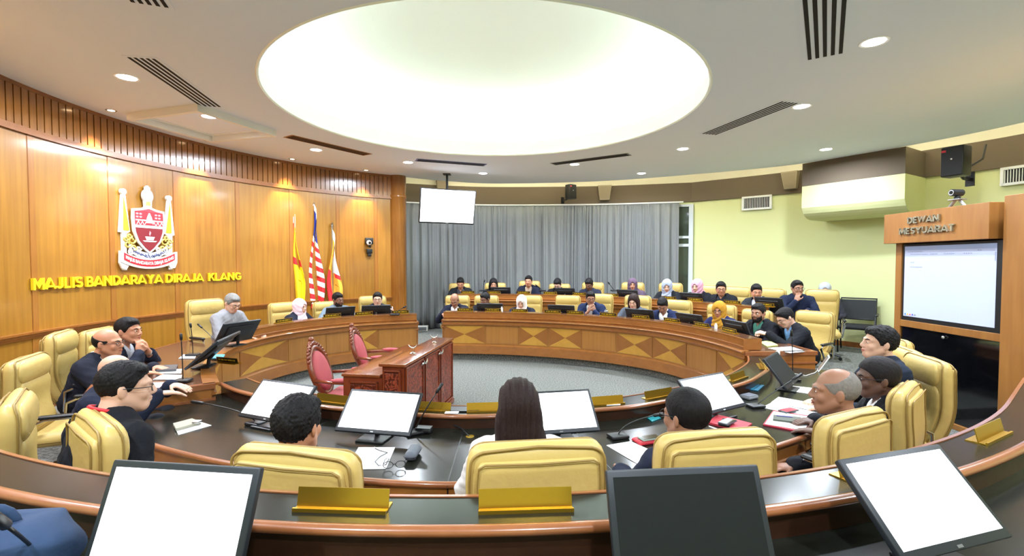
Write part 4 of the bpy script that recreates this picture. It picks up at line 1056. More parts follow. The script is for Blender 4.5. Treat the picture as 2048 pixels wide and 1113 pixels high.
# ================================================================ CHAIRS, MONITORS, PLATES, MICROPHONES
GEN = {}
def chair_at(path, off, px, py, fz, label, group, dyaw=0, xy=None, yaw=None):
    """off: distance of the backrest behind the path; py: the row its top edge is seen on"""
    if xy is None: X, Y, yw = hit(path, off, px)
    else: X, Y = xy; yw = yaw
    yw += dyaw
    f = Vector((-math.sin(yw), math.cos(yw))); ztop = at(px, py, Y).z
    o = exec_chair(label, (X+f.x*.36, Y+f.y*.36, fz), yw, group)
    s = (ztop-fz)/1.13; o.scale = (1.0, 1.0, max(.8, min(1.1, s))); return o
G1 = 'cream leather armchairs of the far inlaid desk'; G2 = 'cream leather armchairs of the rearmost desk'; G3 = 'cream leather armchairs at the left desk'; G4 = 'cream leather armchairs of the near ring'
for px, py, lab in ((903, 590, 'leftmost of its row, behind the bowed bald man in navy'), (973, 590, 'second from left at the long inlaid desk, behind a black suit'),
                    (1060, 590, 'behind the woman in the white hijab'), (1137, 590, 'standing empty between white hijab woman and man hiding his mouth'), (1202, 587, 'behind the man in navy suit with hands at his mouth'),
                    (1278, 590, 'behind the woman with a dark bob and grey jacket'), (1361, 599, 'behind the bending man in blue suit'), (1447, 608, 'behind the woman in the mustard hijab'),
                    (1520, 618, 'mostly hidden behind the bearded man in green shirt')):
    chair_at(FAR, 1.55, px, py, FZ, 'cream leather armchair '+lab, G1)
chair_at(None, 0, 1634, 621, FZ, 'cream leather armchair at the inlaid desk end, behind the man in light blue shirt', G1, xy=(4.45, 6.95), yaw=math.radians(122))
for px, py, lab in ((920, 566, 'leftmost of the rearmost row'), (992, 565, 'behind the black scarfed woman in the rearmost row'), (1059, 561, 'behind the upright man in the middle of the curtain'), (1121, 567, 'behind the bowed man below the dark curtain gap'),
                    (1188, 564, 'behind the man in dark blue shirt at the rear'), (1267, 564, 'behind the woman in the purple hijab'), (1344, 565, 'behind the woman in the pale grey hijab'), (1422, 570, 'behind the woman in the pink hijab at the rear'),
                    (1482, 573, 'beside the rear man with glasses looking left'), (1546, 576, 'behind the rear man with short hair against yellow wall')):
    chair_at(ROW2, 1.25, px, py, .25, 'cream leather armchair '+lab, G2)
chair_at(None, 0, 1645, 578, FZ, 'cream leather armchair nearest the black mesh chair, at the rear right', G2, xy=(5.6, 8.62), yaw=math.radians(150))
chair_at(None, 0, 410, 597, FZ, 'high pale leather armchair behind the grey-haired man in grey shirt', G3, xy=(-4.38, 6.75), yaw=math.radians(-115))
for px, py, lab, dy in ((560, 604, 'behind the woman in the pale pink hijab', .1), (650, 602, 'behind the man in blue-grey shirt with moustache', .1), (745, 591, 'behind the man holding up a phone', 0)):
    chair_at(LEFT[40:], 1.4, px, py, FZ, 'cream leather armchair '+lab, G3, dyaw=dy)
R_ = math.radians
for px, py, xy, yw, fz, lab in (
    (561, 900, (-.84, 1.76), -12, 0, 'seen from behind, with the spiky haired man in front of it'),
    (1079, 888, (.1, 1.73), 7, 0, 'seen from behind, with the long haired woman in front of it'),
    (1440, 866, (.86, 1.93), 10, 0, 'seen from behind, with the smooth black haired man before it'),
    (1728, 826, (1.74, 2.34), 26, 0, 'seen from behind at right, holding the balding grey man'),
    (1835, 772, (2.58, 3.02), 42, 0, 'behind the dark-skinned man with glasses at the right'),
    (1888, 712, (3.3, 3.7), 76, 0, 'outermost at the right, next to the dark glass panel'),
    (1838, 694, (3.62, 4.3), 72, 0, 'second of the pair between young man and dark glass'),
    (1803, 672, (3.85, 4.8), 92, 0, 'behind the young man in navy jacket, facing left'),
    (196, 835, (-1.93, 2.12), -38, 0, 'seen from behind at left, holding the man with red lanyard'),
    (42, 792, (-2.62, 2.42), -50, 0, 'cut by the left picture edge'),
    (72, 712, (-3.75, 3.6), -66, FZ, 'tall, second from the left edge, seen from its side'),
    (112, 662, (-4.2, 4.35), -64, FZ, 'empty with its wrinkled front towards us, at left'),
    (222, 656, (-4.85, 5.5), -80, FZ, 'barely visible behind the man with clasped hands')):
    chair_at(None, 0, px, py, fz, 'cream leather armchair '+lab, G4, xy=xy, yaw=R_(yw))

def mesh_chair():
    t = thing('mesh_chair', 'black mesh-backed visitor chair standing alone by the yellow wall', 'chair', (6.45, 8.9, FZ), R_(140)); t.scale = (1.06,)*3
    B = BLACKP; MS = mat('mesh_black', (30, 34, 38), .7)
    m = MB(); m.box((0, .02, .45), (.50, .46, .07), mat('seat_black', (24, 26, 30), .8), bev=.03); m.build('seat', t, smooth=True)
    m = MB(); m.box((0, -.27, .74), (.50, .012, .34), MS, R=Matrix.Rotation(R_(10), 3, 'X')); b = m.build('backrest', t)
    m = MB(); m.tube([(-.26, -.24, .56), (-.26, -.31, .93), (.26, -.31, .93), (.26, -.24, .56)], .016, B, 8, closed=True); m.build('back_frame', b, smooth=True)
    for s_ in (-1, 1):
        m = MB(); m.tube([(s_*.25, .22, 0), (s_*.26, .2, .44), (s_*.27, .18, .66)], .013, B); m.build('leg', t, smooth=True)
        m = MB(); m.tube([(s_*.25, -.3, 0), (s_*.26, -.18, .44), (s_*.26, -.25, .6)], .013, B); m.build('leg', t, smooth=True)
        m = MB(); m.box((s_*.28, .0, .67), (.05, .38, .03), B, bev=.012); m.build('armrest', t, smooth=True)
mesh_chair()

def monitor(label, loc, rz, w_=.55, h_=.32, tilt=45, on=True, z0=.05, group='desk monitors', badge=True, scr=None):
    """root at the base on the worktop; local +Y is the side the user sits on"""
    key = ('mon', w_, h_, tilt, on, z0)
    if key in GEN: return dup(GEN[key], loc, rz, label, group)
    t = thing('monitor', label, 'monitor', loc, rz, group); GEN[key] = t
    R = Matrix.Rotation(R_(tilt), 3, 'X')      # top leans to -Y
    c = Vector((0, .02, z0)) + R @ Vector((0, 0, h_/2))
    def L(v): return c+R @ Vector(v)
    m = MB(); m.box(c, (w_, .022, h_), BEZEL, R=R, bev=.005)
    m.box(L((0, -.018, 0)), (w_*.7, .02, h_*.65), BLACKP, R=R, bev=.008); b = m.build('housing', t, smooth=40)
    m = MB(); m.box(L((0, .0115, .004)), (w_-.036, .002, h_-.044), scr or (SCREEN if on else SCROFF), R=R); m.build('screen', t)
    m = MB(); m.sphere(L((0, -.029, 0)), (.012, .003, .012), GREYM); m.box(L((0, .0118, -h_/2+.009)), (.022, .002, .008), GREYM, R=R); m.build('logo_badge', b)
    m = MB(); p = L((0, -.03, -h_*.1)); m.tube([(0, -.06, .012), (0, -.07, p.z*.6), p], .018, BLACKP, 8); m.build('stand', t, smooth=40)
    m = MB(); m.box((0, -.02, .007), (.2, .17, .014), BLACKP, bev=.006); m.build('base', t, smooth=40)
    return t
def mon_at(path, off, px, z, label, tilt=45, on=True, w_=.55, h_=.32, dyaw=0, z0=.05, xy=None, scr=None):
    X, Y, yw = hit(path, off, px)
    return monitor(label, (X, Y, z), yw+PI+dyaw, w_, h_, tilt, on, z0, scr=scr)
for px, lab, dy in ((528, 'monitor with white screen, leftmost on the low desk, before the red lanyard man', 0), (745, 'monitor with blank white screen between spiky haired man and long haired woman', 0),
                (1122, 'monitor with blank white screen right of the long haired woman', 0), (1450, 'monitor with blank white screen left of the red notebooks', 0)):
    mon_at(NEAR, .30, px, .60, lab, dyaw=dy)
mon_at(NEAR, .27, 1585, .60, 'monitor seen from its side behind the right hand microphones', dyaw=0, tilt=38, on=False, w_=.5, scr=None)
def mon_xy(lab, x, y, rz, z, **k): return monitor(lab, (x, y, z), R_(rz), **k)
mon_xy('tilted dark monitor on the left raised desk in front of the man with clasped hands', -3.13, 4.78, 104, .745, tilt=48, on=False, w_=.70, h_=.38)
mon_xy('dark monitor seen from behind, in front of the man in grey shirt', -3.52, 6.02, 68, .745, tilt=35, on=False, w_=.52)
for px, lab in ((677, 'in front of the man in blue-grey shirt'), (751, 'in front of the man holding up a phone')):
    mon_at(LEFT[40:], .38, px, .74, 'black monitor seen from behind, '+lab, tilt=24, on=False, w_=.5, h_=.28, z0=.04)
for px, lab in ((980, 'in front of the second man of the inlaid desk'), (1125, 'in front of the empty armchair'), (1282, 'in front of the woman with dark bob'), (1385, 'between blue suited man and mustard hijab'), (1480, 'in front of the bearded man')):
    mon_at(FAR, .40, px, .74, 'black monitor seen from behind, '+lab, tilt=24, on=False, w_=.5, h_=.275, z0=.03)
for px, lab in ((1003, 'beside the black scarfed woman at the rear'), (1131, 'in front of the bowed man under the curtain gap'), (1256, 'in front of the purple hijab woman'), (1387, 'in front of the rear pink hijab woman'), (1542, 'in front of the rear short haired man')):
    mon_at(ROW2, .40, px, .94, 'small black monitor seen from behind, '+lab, tilt=25, on=False, w_=.46, h_=.28, z0=.03)
T0 = offp(TIER, .17)
mon_at(T0, .24, 315, .90, 'large white monitor cut by the bottom edge at the left', tilt=22, w_=.44, h_=.30, z0=.07)
mon_at(T0, .22, 1405, .90, 'switched off black monitor at the bottom edge', tilt=22, on=False, w_=.44, h_=.30, z0=.045, dyaw=-.05)
mon_at(T0, .26, 1915, .90, 'large white monitor at the bottom right corner', tilt=44, w_=.45, h_=.29, z0=.07)

BLK_IN = mat('plate_insert', (22, 26, 20), .4)
def plate(label, loc, rz, group, text=True):
    key = ('plate', text)
    if key in GEN: return dup(GEN[key], loc, rz, label, group)
    t = thing('name_plate', label, 'name plate', loc, rz, group); GEN[key] = t
    R = Matrix.Rotation(R_(-14), 3, 'X')   # front faces +Y, leaning back
    m = MB(); m.box((0, -.010, .033), (.30, .004, .058), GOLD, R=R); m.build('upright', t)
    m = MB(); m.box((0, .0, .002), (.30, .055, .004), GOLD); m.box((0, -.045, .006), (.302, .008, .012), GOLD); m.box((0, -.02, .003), (.30, .05, .004), GOLD); m.build('foot', t)
    if text:
        m = MB(); m.box((0, -.0065, .034), (.285, .003, .044), BLK_IN, R=R); i = m.build('insert', t)
        m = MB(); r = random.Random(4); x = -.115
        while x < .11: wd = r.uniform(.008, .016); m.box((x+wd/2, -.0045, .034), (wd*.7, .002, .015), GOLDP, R=R); x += wd+(.01 if r.random() < .2 else 0)
        m.build('lettering', t)
    return t
def plate_at(path, off, px, z, lab, grp, text=True, dyaw=0):
    X, Y, yw = hit(path, off, px); return plate('gold framed name plate '+lab, (X, Y, z), yw+dyaw, grp, text)
for px, lab in ((929, 'in front of the bowed bald man in navy'), (985, 'in front of the second man of the inlaid desk'), (1038, 'in front of the white hijab woman'), (1104, 'left one in front of the empty armchair'), (1150, 'right of the empty armchair monitor'),
                (1216, 'beside the steel flask'), (1281, 'in front of the woman with dark bob'), (1343, 'in front of the bending man in blue suit'), (1403, 'in front of the mustard hijab woman'), (1459, 'at the right end of the inlaid desk')):
    plate_at(FAR, .13, px, .885, lab, 'name plates on the inlaid desk')
for px, lab in ((936, 'leftmost on the rearmost desk'), (988, 'in front of the black scarfed woman'), (1047, 'in front of the upright rear man'), (1100, 'below the dark curtain gap'), (1160, 'in front of the rear man in dark blue'), (1223, 'under the leaning rear microphone'),
                (1339, 'in front of the pale grey hijab'), (1391, 'in front of the rear pink hijab woman'), (1463, 'in front of the rear man with glasses'), (1535, 'rightmost on the rearmost desk')):
    plate_at(ROW2, .14, px, 1.085, lab, 'name plates on the rearmost desk')
for px, lab in ((568, 'in front of the pale pink hijab woman'), (664, 'in front of the man in blue-grey shirt'), (727, 'left of the man holding up a phone'), (799, 'at the right end of the left desk')):
    plate_at(LEFT[40:], .13, px, .885, lab, 'name plates on the left desk')
for px, lab in ((665, 'beside the nearer pink armchair'), (864, 'left of the dark tablet on the low hood'), (975, 'touching the long haired woman in the picture'), (1210, 'right of her white monitor'), (1318, 'left of the man in black hair at the right'), (1476, 'behind the fourth white monitor')):
    plate_at(NEAR, -.10, px, .70, lab, 'empty name plate holders on the low hood', False)
X, Y, yw = 2.62, 5.0, R_(70); plate('gold framed name plate holder seen end on, on the olive hood end', (X, Y, .70), yw, 'empty name plate holders on the low hood', False)
plate('brown wooden edged name plate turned to us beside the blue packet at left', (-2.98, 4.95, .745), R_(-200), 'name plates on the left desk', True)
for px, lab in ((687, 'below the spiky haired man armchair'), (1055, 'below the long haired woman armchair'), (1738, 'below the balding man armchair'), (1984, 'at the right edge of the picture')):
    plate_at(T0, -.115, px, 1.01, lab, 'name plate holders on the nearest hood', False)

def mic(label, base, tip, bend=.5, flat=True, s=1.0):
    base = Vector(base); tip = Vector(tip); t = thing('microphone', label, 'microphone', base, 0, 'gooseneck microphones')
    d = tip-base; up = Vector((0, 0, 1)); k = base+up*d.length*bend*.6
    P = []
    for i in range(13):
        u = i/12; p = base*(1-u)**2+k*2*u*(1-u)+tip*u*u; P.append(p-base)
    m = MB(); m.box((0, 0, .012*s), (.13*s, .10*s, .024*s), BLACKP, bev=.01*s, R=Matrix.Rotation(math.atan2(d.y, d.x), 3, 'Z')); m.build('base', t, smooth=40)
    m = MB(); m.tube(P[:-1], .0045*s, BLACKP, 8); m.build('gooseneck', t, smooth=True)
    e = (P[-1]-P[-2]).normalized(); m = MB(); m.tube([P[-2]-e*.01, P[-2], P[-1]+e*.012*s, P[-1]+e*.02*s], [.006*s, .012*s, .012*s, .005*s], BLACKP, 10); m.build('microphone_head', t, smooth=True)
    return t
mic('upright gooseneck microphone at left in front of the pink notebook', onz(366, 764, .745), at(362, 672, onz(366, 764, .745).y), .9)
mic('upright gooseneck microphone behind the tilted dark monitor', onz(386, 712, .745), at(381, 650, onz(386, 712, .745).y), .9)
mic('gooseneck microphone slanting left in front of the grey shirted man', onz(438, 690, .745), at(397, 650, onz(438, 690, .745).y+.1), .1)
mic('gooseneck microphone bent far left over the brown worktop', onz(512, 850, .60), at(386, 804, onz(512, 850, .6).y+.25), .25)
mic('gooseneck microphone rising right of the second white monitor', onz(829, 868, .60), at(882, 772, onz(829, 868, .6).y+.1), .25)
mic('gooseneck microphone bent right towards the man in black hair', onz(1236, 876, .60), at(1322, 829, onz(1236, 876, .6).y+.1), .5)
mic('gooseneck microphone slanting right over the white papers', onz(1511, 815, .60), at(1601, 750, onz(1511, 815, .6).y+.1), .1)
mic('tall upright gooseneck microphone at the right behind the side-on monitor', onz(1585, 762, .60), at(1583, 664, onz(1585, 762, .6).y), .9)
mic('microphone at the bottom left corner in front of the blue bag', onz(95, 1150, .92), at(-10, 1036, 1.0), .2)
mic('small microphone at the right end of the left desk', onz(790, 631, .885), at(810, 614, onz(790, 631, .885).y), .4, s=1.2)
mic('small upright microphone between two armchairs at the rear left', at(966, 583, 11.2), at(969, 562, 11.2), .8, s=1.3)
mic('small leaning microphone at the rear right of the dark blue shirted man', at(1229, 583, 11.2), at(1217, 566, 11.2), .1, s=1.3)
mic('small microphone curving up beside the upright rear man', at(1085, 583, 11.2), at(1072, 571, 11.2), .4, s=1.3)

# ---------------------------------------------------------------- things on the desks
def sheet(label, pts, z, col=PAPER, th=.003, cat='paper', name='paper_sheet', grp='loose papers on the desks'):
    P = [onz(x, y, z) for x, y in pts]; c = sum(P, Vector())/len(P)
    m = MB(); m.add([(p-c)+Vector((0, 0, 0)) for p in P]+[(p-c)+Vector((0, 0, th)) for p in P], [(0, 1, 2, 3), (4, 7, 6, 5), (0, 4, 5, 1), (1, 5, 6, 2), (2, 6, 7, 3), (3, 7, 4, 0)], col)
    return tag(m.build(name, loc=c), label, cat, grp)
sheet('white paper sheet with earphones and eyeglasses on it', [(717, 896), (790, 896), (772, 939), (692, 940)], .601)
sheet('white paper sheet left of the man in black hair', [(1213, 892), (1262, 884), (1330, 915), (1280, 932)], .601)
sheet('white paper sheet under the grey notebook at left', [(348, 853), (388, 841), (423, 852), (357, 871)], .601)
sheet('white paper sheet nearest the side-on monitor', [(1573, 782), (1586, 773), (1634, 778), (1628, 790)], .601)
sheet('uppermost white paper sheet before the balding man', [(1542, 806), (1557, 795), (1640, 810), (1636, 824)], .606)
sheet('middle white paper sheet before the balding man', [(1524, 816), (1542, 807), (1636, 826), (1606, 834)], .601)
sheet('white paper sheet on a red folder before the balding man', [(1530, 849), (1547, 824), (1628, 836), (1607, 862)], .612)
sheet('thin red folder under a white paper sheet', [(1526, 852), (1546, 824), (1632, 836), (1610, 868)], .601, mat('folder_red', (176, 40, 60), .5), .01, 'folder', 'folder', 'notebooks and folders')
sheet('crimson notebook under two stacked phones', [(1414, 848), (1436, 833), (1504, 851), (1482, 866)], .601, mat('notebook_crimson', (190, 50, 66), .5), .014, 'notebook', 'notebook', 'notebooks and folders')
sheet('white paper sheet with dark tablet near the clasped hands man', [(302, 748), (321, 739), (364, 739), (362, 748)], .745)
sheet('white paper sheet behind the pink notebook', [(306, 760), (324, 750), (364, 751), (362, 760)], .745)
sheet('pale pink notebook on the left raised desk', [(300, 768), (306, 780), (345, 776), (342, 767)], .745, mat('notebook_pink', (226, 176, 172), .6), .012, 'notebook', 'notebook', 'notebooks and folders')
sheet('white paper sheet behind the upright microphone at left', [(357, 718), (367, 710), (394, 710), (389, 718)], .745)
sheet('large white paper sheet before the man in light blue shirt', [(1536, 697), (1582, 694), (1612, 704), (1580, 707)], .742)
sheet('pale green notebook under the hands of the light blue shirted man', [(1519, 686), (1538, 683), (1556, 692), (1534, 695)], .742, mat('notebook_green', (196, 204, 130), .6), .012, 'notebook', 'notebook', 'notebooks and folders')
sheet('slim grey notebook on white paper at left', [(346, 852), (384, 842), (402, 849), (352, 863)], .606, mat('notebook_grey', (160, 158, 140), .5), .018, 'notebook', 'notebook', 'notebooks and folders')
sheet('dark green notebook with a violet pen before the balding man', [(1546, 842), (1547, 833), (1602, 838), (1602, 849)], .616, mat('notebook_dark', (70, 76, 64), .5), .012, 'notebook', 'notebook', 'notebooks and folders')
sheet('black tablet lying on the low hood behind the long haired woman', [(884, 825), (890, 815), (962, 816), (958, 825)], .702, BLACKP, .008, 'tablet', 'tablet', 'tablets')
sheet('white card next to the black tablet on the low hood', [(889, 828), (891, 824), (918, 824), (916, 828)], .711, PAPER, .002, 'card', 'card', 'small cards')
sheet('white card beside the holder right of her monitor', [(1213, 812), (1217, 808), (1243, 806), (1240, 811)], .702, PAPER, .002, 'card', 'card', 'small cards')
sheet('dark grey tablet on the left raised desk', [(312, 745), (322, 735), (356, 733), (352, 743)], .75, mat('tablet_grey', (70, 74, 80), .4), .02, 'tablet', 'tablet', 'tablets')
sheet('bright blue packet beside the white monitor at the right', [(1498, 780), (1512, 770), (1529, 772), (1516, 783)], .602, mat('packet_blue', (60, 150, 190), .4), .006, 'packet', 'packet', 'blue packets')
sheet('teal packet left of the man in black hair', [(1293, 836), (1310, 830), (1322, 838), (1304, 845)], .602, mat('packet_teal', (40, 140, 150), .4), .006, 'packet', 'packet', 'blue packets')
sheet('light blue packet on the left ledge', [(415, 719), (422, 711), (450, 711), (446, 719)], .76, mat('packet_lblue', (90, 180, 215), .4), .01, 'packet', 'packet', 'blue packets')
def gadget(name, label, cat, p, rz, size, body, top=None, grp=None, topname='screen'):
    t = thing(name, label, cat, p, rz, grp); m = MB(); m.box((0, 0, size[2]/2), size, body, bev=min(size[2]*.45, .02)); m.build('body', t, smooth=40)
    m = MB(); m.box((0, 0, size[2]+.0006), (size[0]*.9, size[1]*.9, .001), top or BLACKG); m.build(topname, t)
    return t
gadget('phone', 'lower black phone of the two on the crimson notebook', 'phone', onz(1452, 848, .615)+Vector((0, 0, 0)), R_(-35), (.08, .16, .014), BLACKP, grp='phones')
gadget('phone', 'upper grey phone of the two on the crimson notebook', 'phone', onz(1455, 846, .63), R_(-50), (.075, .155, .012), mat('phone_grey', (70, 74, 84), .3), grp='phones')
gadget('phone', 'dark phone with red case tab on papers before the balding man', 'phone', onz(1577, 823, .615), R_(-65), (.075, .155, .012), mat('phone_slate', (70, 84, 86), .4), mat('tab_red', (190, 40, 60), .4), grp='phones')
gadget('phone', 'green-grey phone on a red pouch left of the man in black hair', 'phone', onz(1300, 878, .622), R_(-70), (.07, .15, .011), mat('phone_green', (150, 170, 160), .3), grp='phones')
gadget('pouch', 'red pouch under a phone beside the man in black hair', 'pouch', onz(1296, 884, .601), R_(-70), (.11, .19, .02), mat('pouch_red', (190, 40, 56), .5), mat('pouch_red2', (176, 34, 50), .5), topname='flap')
gadget('intercom', 'grey intercom box left of the slanting right microphone', 'intercom', onz(1498, 797, .601), R_(30), (.14, .10, .03), mat('intercom_grey', (140, 144, 150), .4), mat('intercom_pad', (90, 96, 110), .4), topname='key_pad')
gadget('socket_box', 'black power socket box with yellow mark beside the second white monitor', 'socket', onz(848, 866, .601), R_(-8), (.12, .07, .04), BLACKP, mat('socket_silver', (120, 122, 124), .4), topname='socket_plate')
gadget('wristwatch', 'silver watch lying on the grey notebook at left', 'watch', onz(394, 846, .626), 0, (.05, .05, .012), CHROME, WHITE, topname='dial')
def odds():
    p = onz(826, 915, .601)
    t = thing('glasses_case', 'dark grey zipped eyeglasses case on the low desk', 'case', p, R_(-3)); m = MB(); m.box((0, 0, .03), (.075, .17, .055), mat('case_grey', (92, 98, 108), .6), bev=.026); m.build('shell', t, smooth=True)
    m = MB(); m.tube([(.0375*x, .085*y, .03) for x, y in ((-.8, -.99), (.8, -.99), (1.02, -.8), (1.02, .8), (.8, .99), (-.8, .99), (-1.02, .8), (-1.02, -.8))], .002, BLACKP, 6, closed=True); m.build('zip', t)
    p = onz(789, 936, .606); t = thing('eyeglasses', 'folded black eyeglasses lying half on white paper', 'glasses', p, R_(10)); m = MB()
    for s_ in (-1, 1): m.tube([(s_*.035+.028*math.cos(a), -.01, .022+.02*math.sin(a)) for a in [k*PI/6 for k in range(12)]], .002, BLACKP, 6, closed=True)
    m.tube([(-.007, -.01, .025), (.007, -.01, .025)], .002, BLACKP); m.build('frame', t, smooth=True)
    for s_ in (-1, 1): m = MB(); m.tube([(s_*.062, -.01, .03), (s_*.06, .08, .02), (s_*.05, .13, .005)], .002, BLACKP); m.build('temple', t, smooth=True)
    P = [onz(x, y, .608) for x, y in ((749, 897), (760, 902), (775, 906), (760, 914), (750, 924), (757, 932), (772, 930), (778, 918))]
    c = P[0]; m = MB(); m.tube([q-c for q in P], .0025, mat('cable_grey', (60, 60, 66), .5), 6); m.sphere((P[0]-c)[:], .008, WHITE, 8); tag(m.build('earphones', smooth=True, loc=c), 'thin earphone cable curled on the white paper by the eyeglasses', 'earphones')
    P = [onz(x, y, .606) for x, y in ((838, 852), (870, 848), (900, 852), (925, 862), (938, 873))]
    for k, lab in ((0, 'black cable trailing right of the second white monitor, upper one'), (1, 'black cable trailing right of the second white monitor, lower one')):
        c = P[0]; m = MB(); m.tube([q-c+Vector((0, -.03*k*(1-i/4), .012*(2-abs(i-2)))) for i, q in enumerate(P)], .004, BLACKP, 6); tag(m.build('cable', smooth=True, loc=c), lab, 'cable', 'cables on the low desk')
    c = onz(940, 874, .601); m = MB(); m.lathe([(.03, 0), (.03, .003), (.02, .004)], GOLD, 16); tag(m.build('cable_grommet', loc=c), 'brass cable grommet where two black cables end on the low desk', 'grommet')
    P = [onz(x, y, .606) for x, y in ((1560, 756), (1590, 748), (1612, 752), (1630, 746), (1642, 734))]; c = P[0]; m = MB(); m.tube([q-c for q in P], .003, WHITE, 6); tag(m.build('cable', smooth=True, loc=c), 'white cable running to the small white tablet at right', 'cable')
    c = onz(1636, 742, .601); t = thing('tablet', 'small white tablet propped up at the right end of the low desk', 'tablet', c, R_(60), 'tablets'); R = Matrix.Rotation(R_(30), 3, 'X')
    m = MB(); m.box(R @ Vector((0, 0, .1)), (.17, .01, .2), WHITE, R=R, bev=.004); m.build('case', t); m = MB(); m.box(R @ Vector((0, .006, .1)), (.15, .001, .18), SCRGREY, R=R); m.build('screen', t)
    def bottle(name, lab, p, r, h, mt, cap):
        t = thing(name, lab, 'bottle', p); m = MB(); m.lathe([(r, 0), (r, h*.7), (r*.5, h*.85), (r*.5, h*.9)], mt, 14); m.build('body', t, smooth=40); m = MB(); m.lathe([(r*.55, h*.9), (r*.55, h)], cap, 12); m.build('cap', t)
    def hh(px, z, off=.3): X, Y, _ = hit(FAR, off, px); return (X, Y, z)
    bottle('steel_flask', 'small steel flask on the inlaid desk right of the man hiding his mouth', hh(1213, .885, .2), .035, .11, GREYM, GREYM)
    bottle('sanitiser_bottle', 'small white bottle in front of the mustard hijab woman', hh(1434, .885, .18), .02, .08, WHITE, WHITE)
    bottle('sanitiser_bottle', 'small white bottle on the monitor of the second man at the inlaid desk', hh(1003, .885, .2), .02, .09, WHITE, WHITE)
    c = onz(1556, 712, .742); bottle('white_cup', 'tiny white bottle at the edge of the raised right table end', c, .02, .07, WHITE, WHITE)
    # violet pen
    a = onz(1553, 832, .63); b = onz(1585, 835, .63); m = MB(); m.tube([(0, 0, 0), b-a], .005, mat('pen_violet', (90, 80, 160), .4), 8); tag(m.build('pen', loc=a), 'violet pen lying on the dark green notebook', 'pen')
    a = onz(1418, 855, .606); b = onz(1448, 866, .606); m = MB(); m.tube([(0, 0, .006), b-a+Vector((0, 0, .006))], .005, PAPER, 8); tag(m.build('pen', loc=a), 'white pen lying left of the crimson notebook', 'pen')
    # white floor frame by the curtain
    p = onz(842, 662, FZ); t = thing('floor_box', 'white framed box on the floor between the left desk and the curtain', 'box', p, R_(5)); m = MB(); m.box((0, 0, .06), (.34, .2, .12), WHITE, bev=.01); m.build('frame', t); m = MB(); m.box((0, -.101, .06), (.28, .004, .08), GREYM); m.build('front_panel', t)
    # cable below right monitor
    p = Vector((1.78, 1.62, .905)); m = MB(); m.tube([(0, 0, .01), (.03, -.06, .04), (.1, -.08, .03), (.16, -.02, .02), (.2, .06, .01)], .006, BLACKP, 8); tag(m.build('cable', smooth=True, loc=p), 'black cable hanging under the white monitor at the bottom right', 'cable')
    p = onz(1818, 1072, .901); gadget('card_reader', 'flat grey card reader lying under the bottom right monitor', 'card reader', p, R_(60), (.10, .05, .012), mat('reader_grey', (120, 124, 128), .4), topname='slot_cover')
odds()
def bag():
    NV = mat('bag_blue', (34, 58, 92), .8, bump=.4, bscale=18, noise=.18, nscale=9)
    t = thing('backpack', 'blue fabric backpack lying on the nearest desk at the bottom left corner', 'bag', (-1.42, 1.2, .90), R_(25)); t.scale = (1.15, 1.15, 1.1)
    m = MB(); vs = []; fs = []; n, k = 14, 24
    for i in range(n+1):
        th = PI*i/n
        for j in range(k):
            a = 2*PI*j/k; ca, sa = math.cos(a), math.sin(a); r = math.sin(th)**.55
            x = .21*r*math.copysign(abs(ca)**.7, ca)+.012*math.sin(a*5+i); y = .12*r*math.copysign(abs(sa)**.7, sa)+.010*math.sin(i*1.1+j*.9)+.006*math.sin(j*2.3-i)
            vs.append((x, y, .10-.10*math.copysign(abs(math.cos(th))**.7, math.cos(th))+.008*math.sin(a*4+i*1.3)))
    for i in range(n):
        for j in range(k): fs.append((i*k+j, i*k+(j+1) % k, (i+1)*k+(j+1) % k, (i+1)*k+j))
    m.add(vs, fs, NV); m.build('body', t, smooth=True, sub=1)
    m = MB(); m.box((0.05, -.11, .09), (.2, .05, .11), mat('bag_pocket', (28, 50, 82), .8, bump=.4, bscale=18), bev=.02); m.build('front_pocket', t, smooth=True)
    m = MB(); m.tube([(-.07, -.137, .14), (.05, -.142, .15), (.15, -.137, .14)], .003, BLACKP); m.build('zip', t)
    m = MB(); m.tube([(-.1*math.cos(a), -.02*math.sin(a), .18+.07*math.sin(a)+.01*math.sin(a*3)) for a in [k*PI/14 for k in range(15)]], .011, NV, 8); m.build('handle', t, smooth=True)
bag()
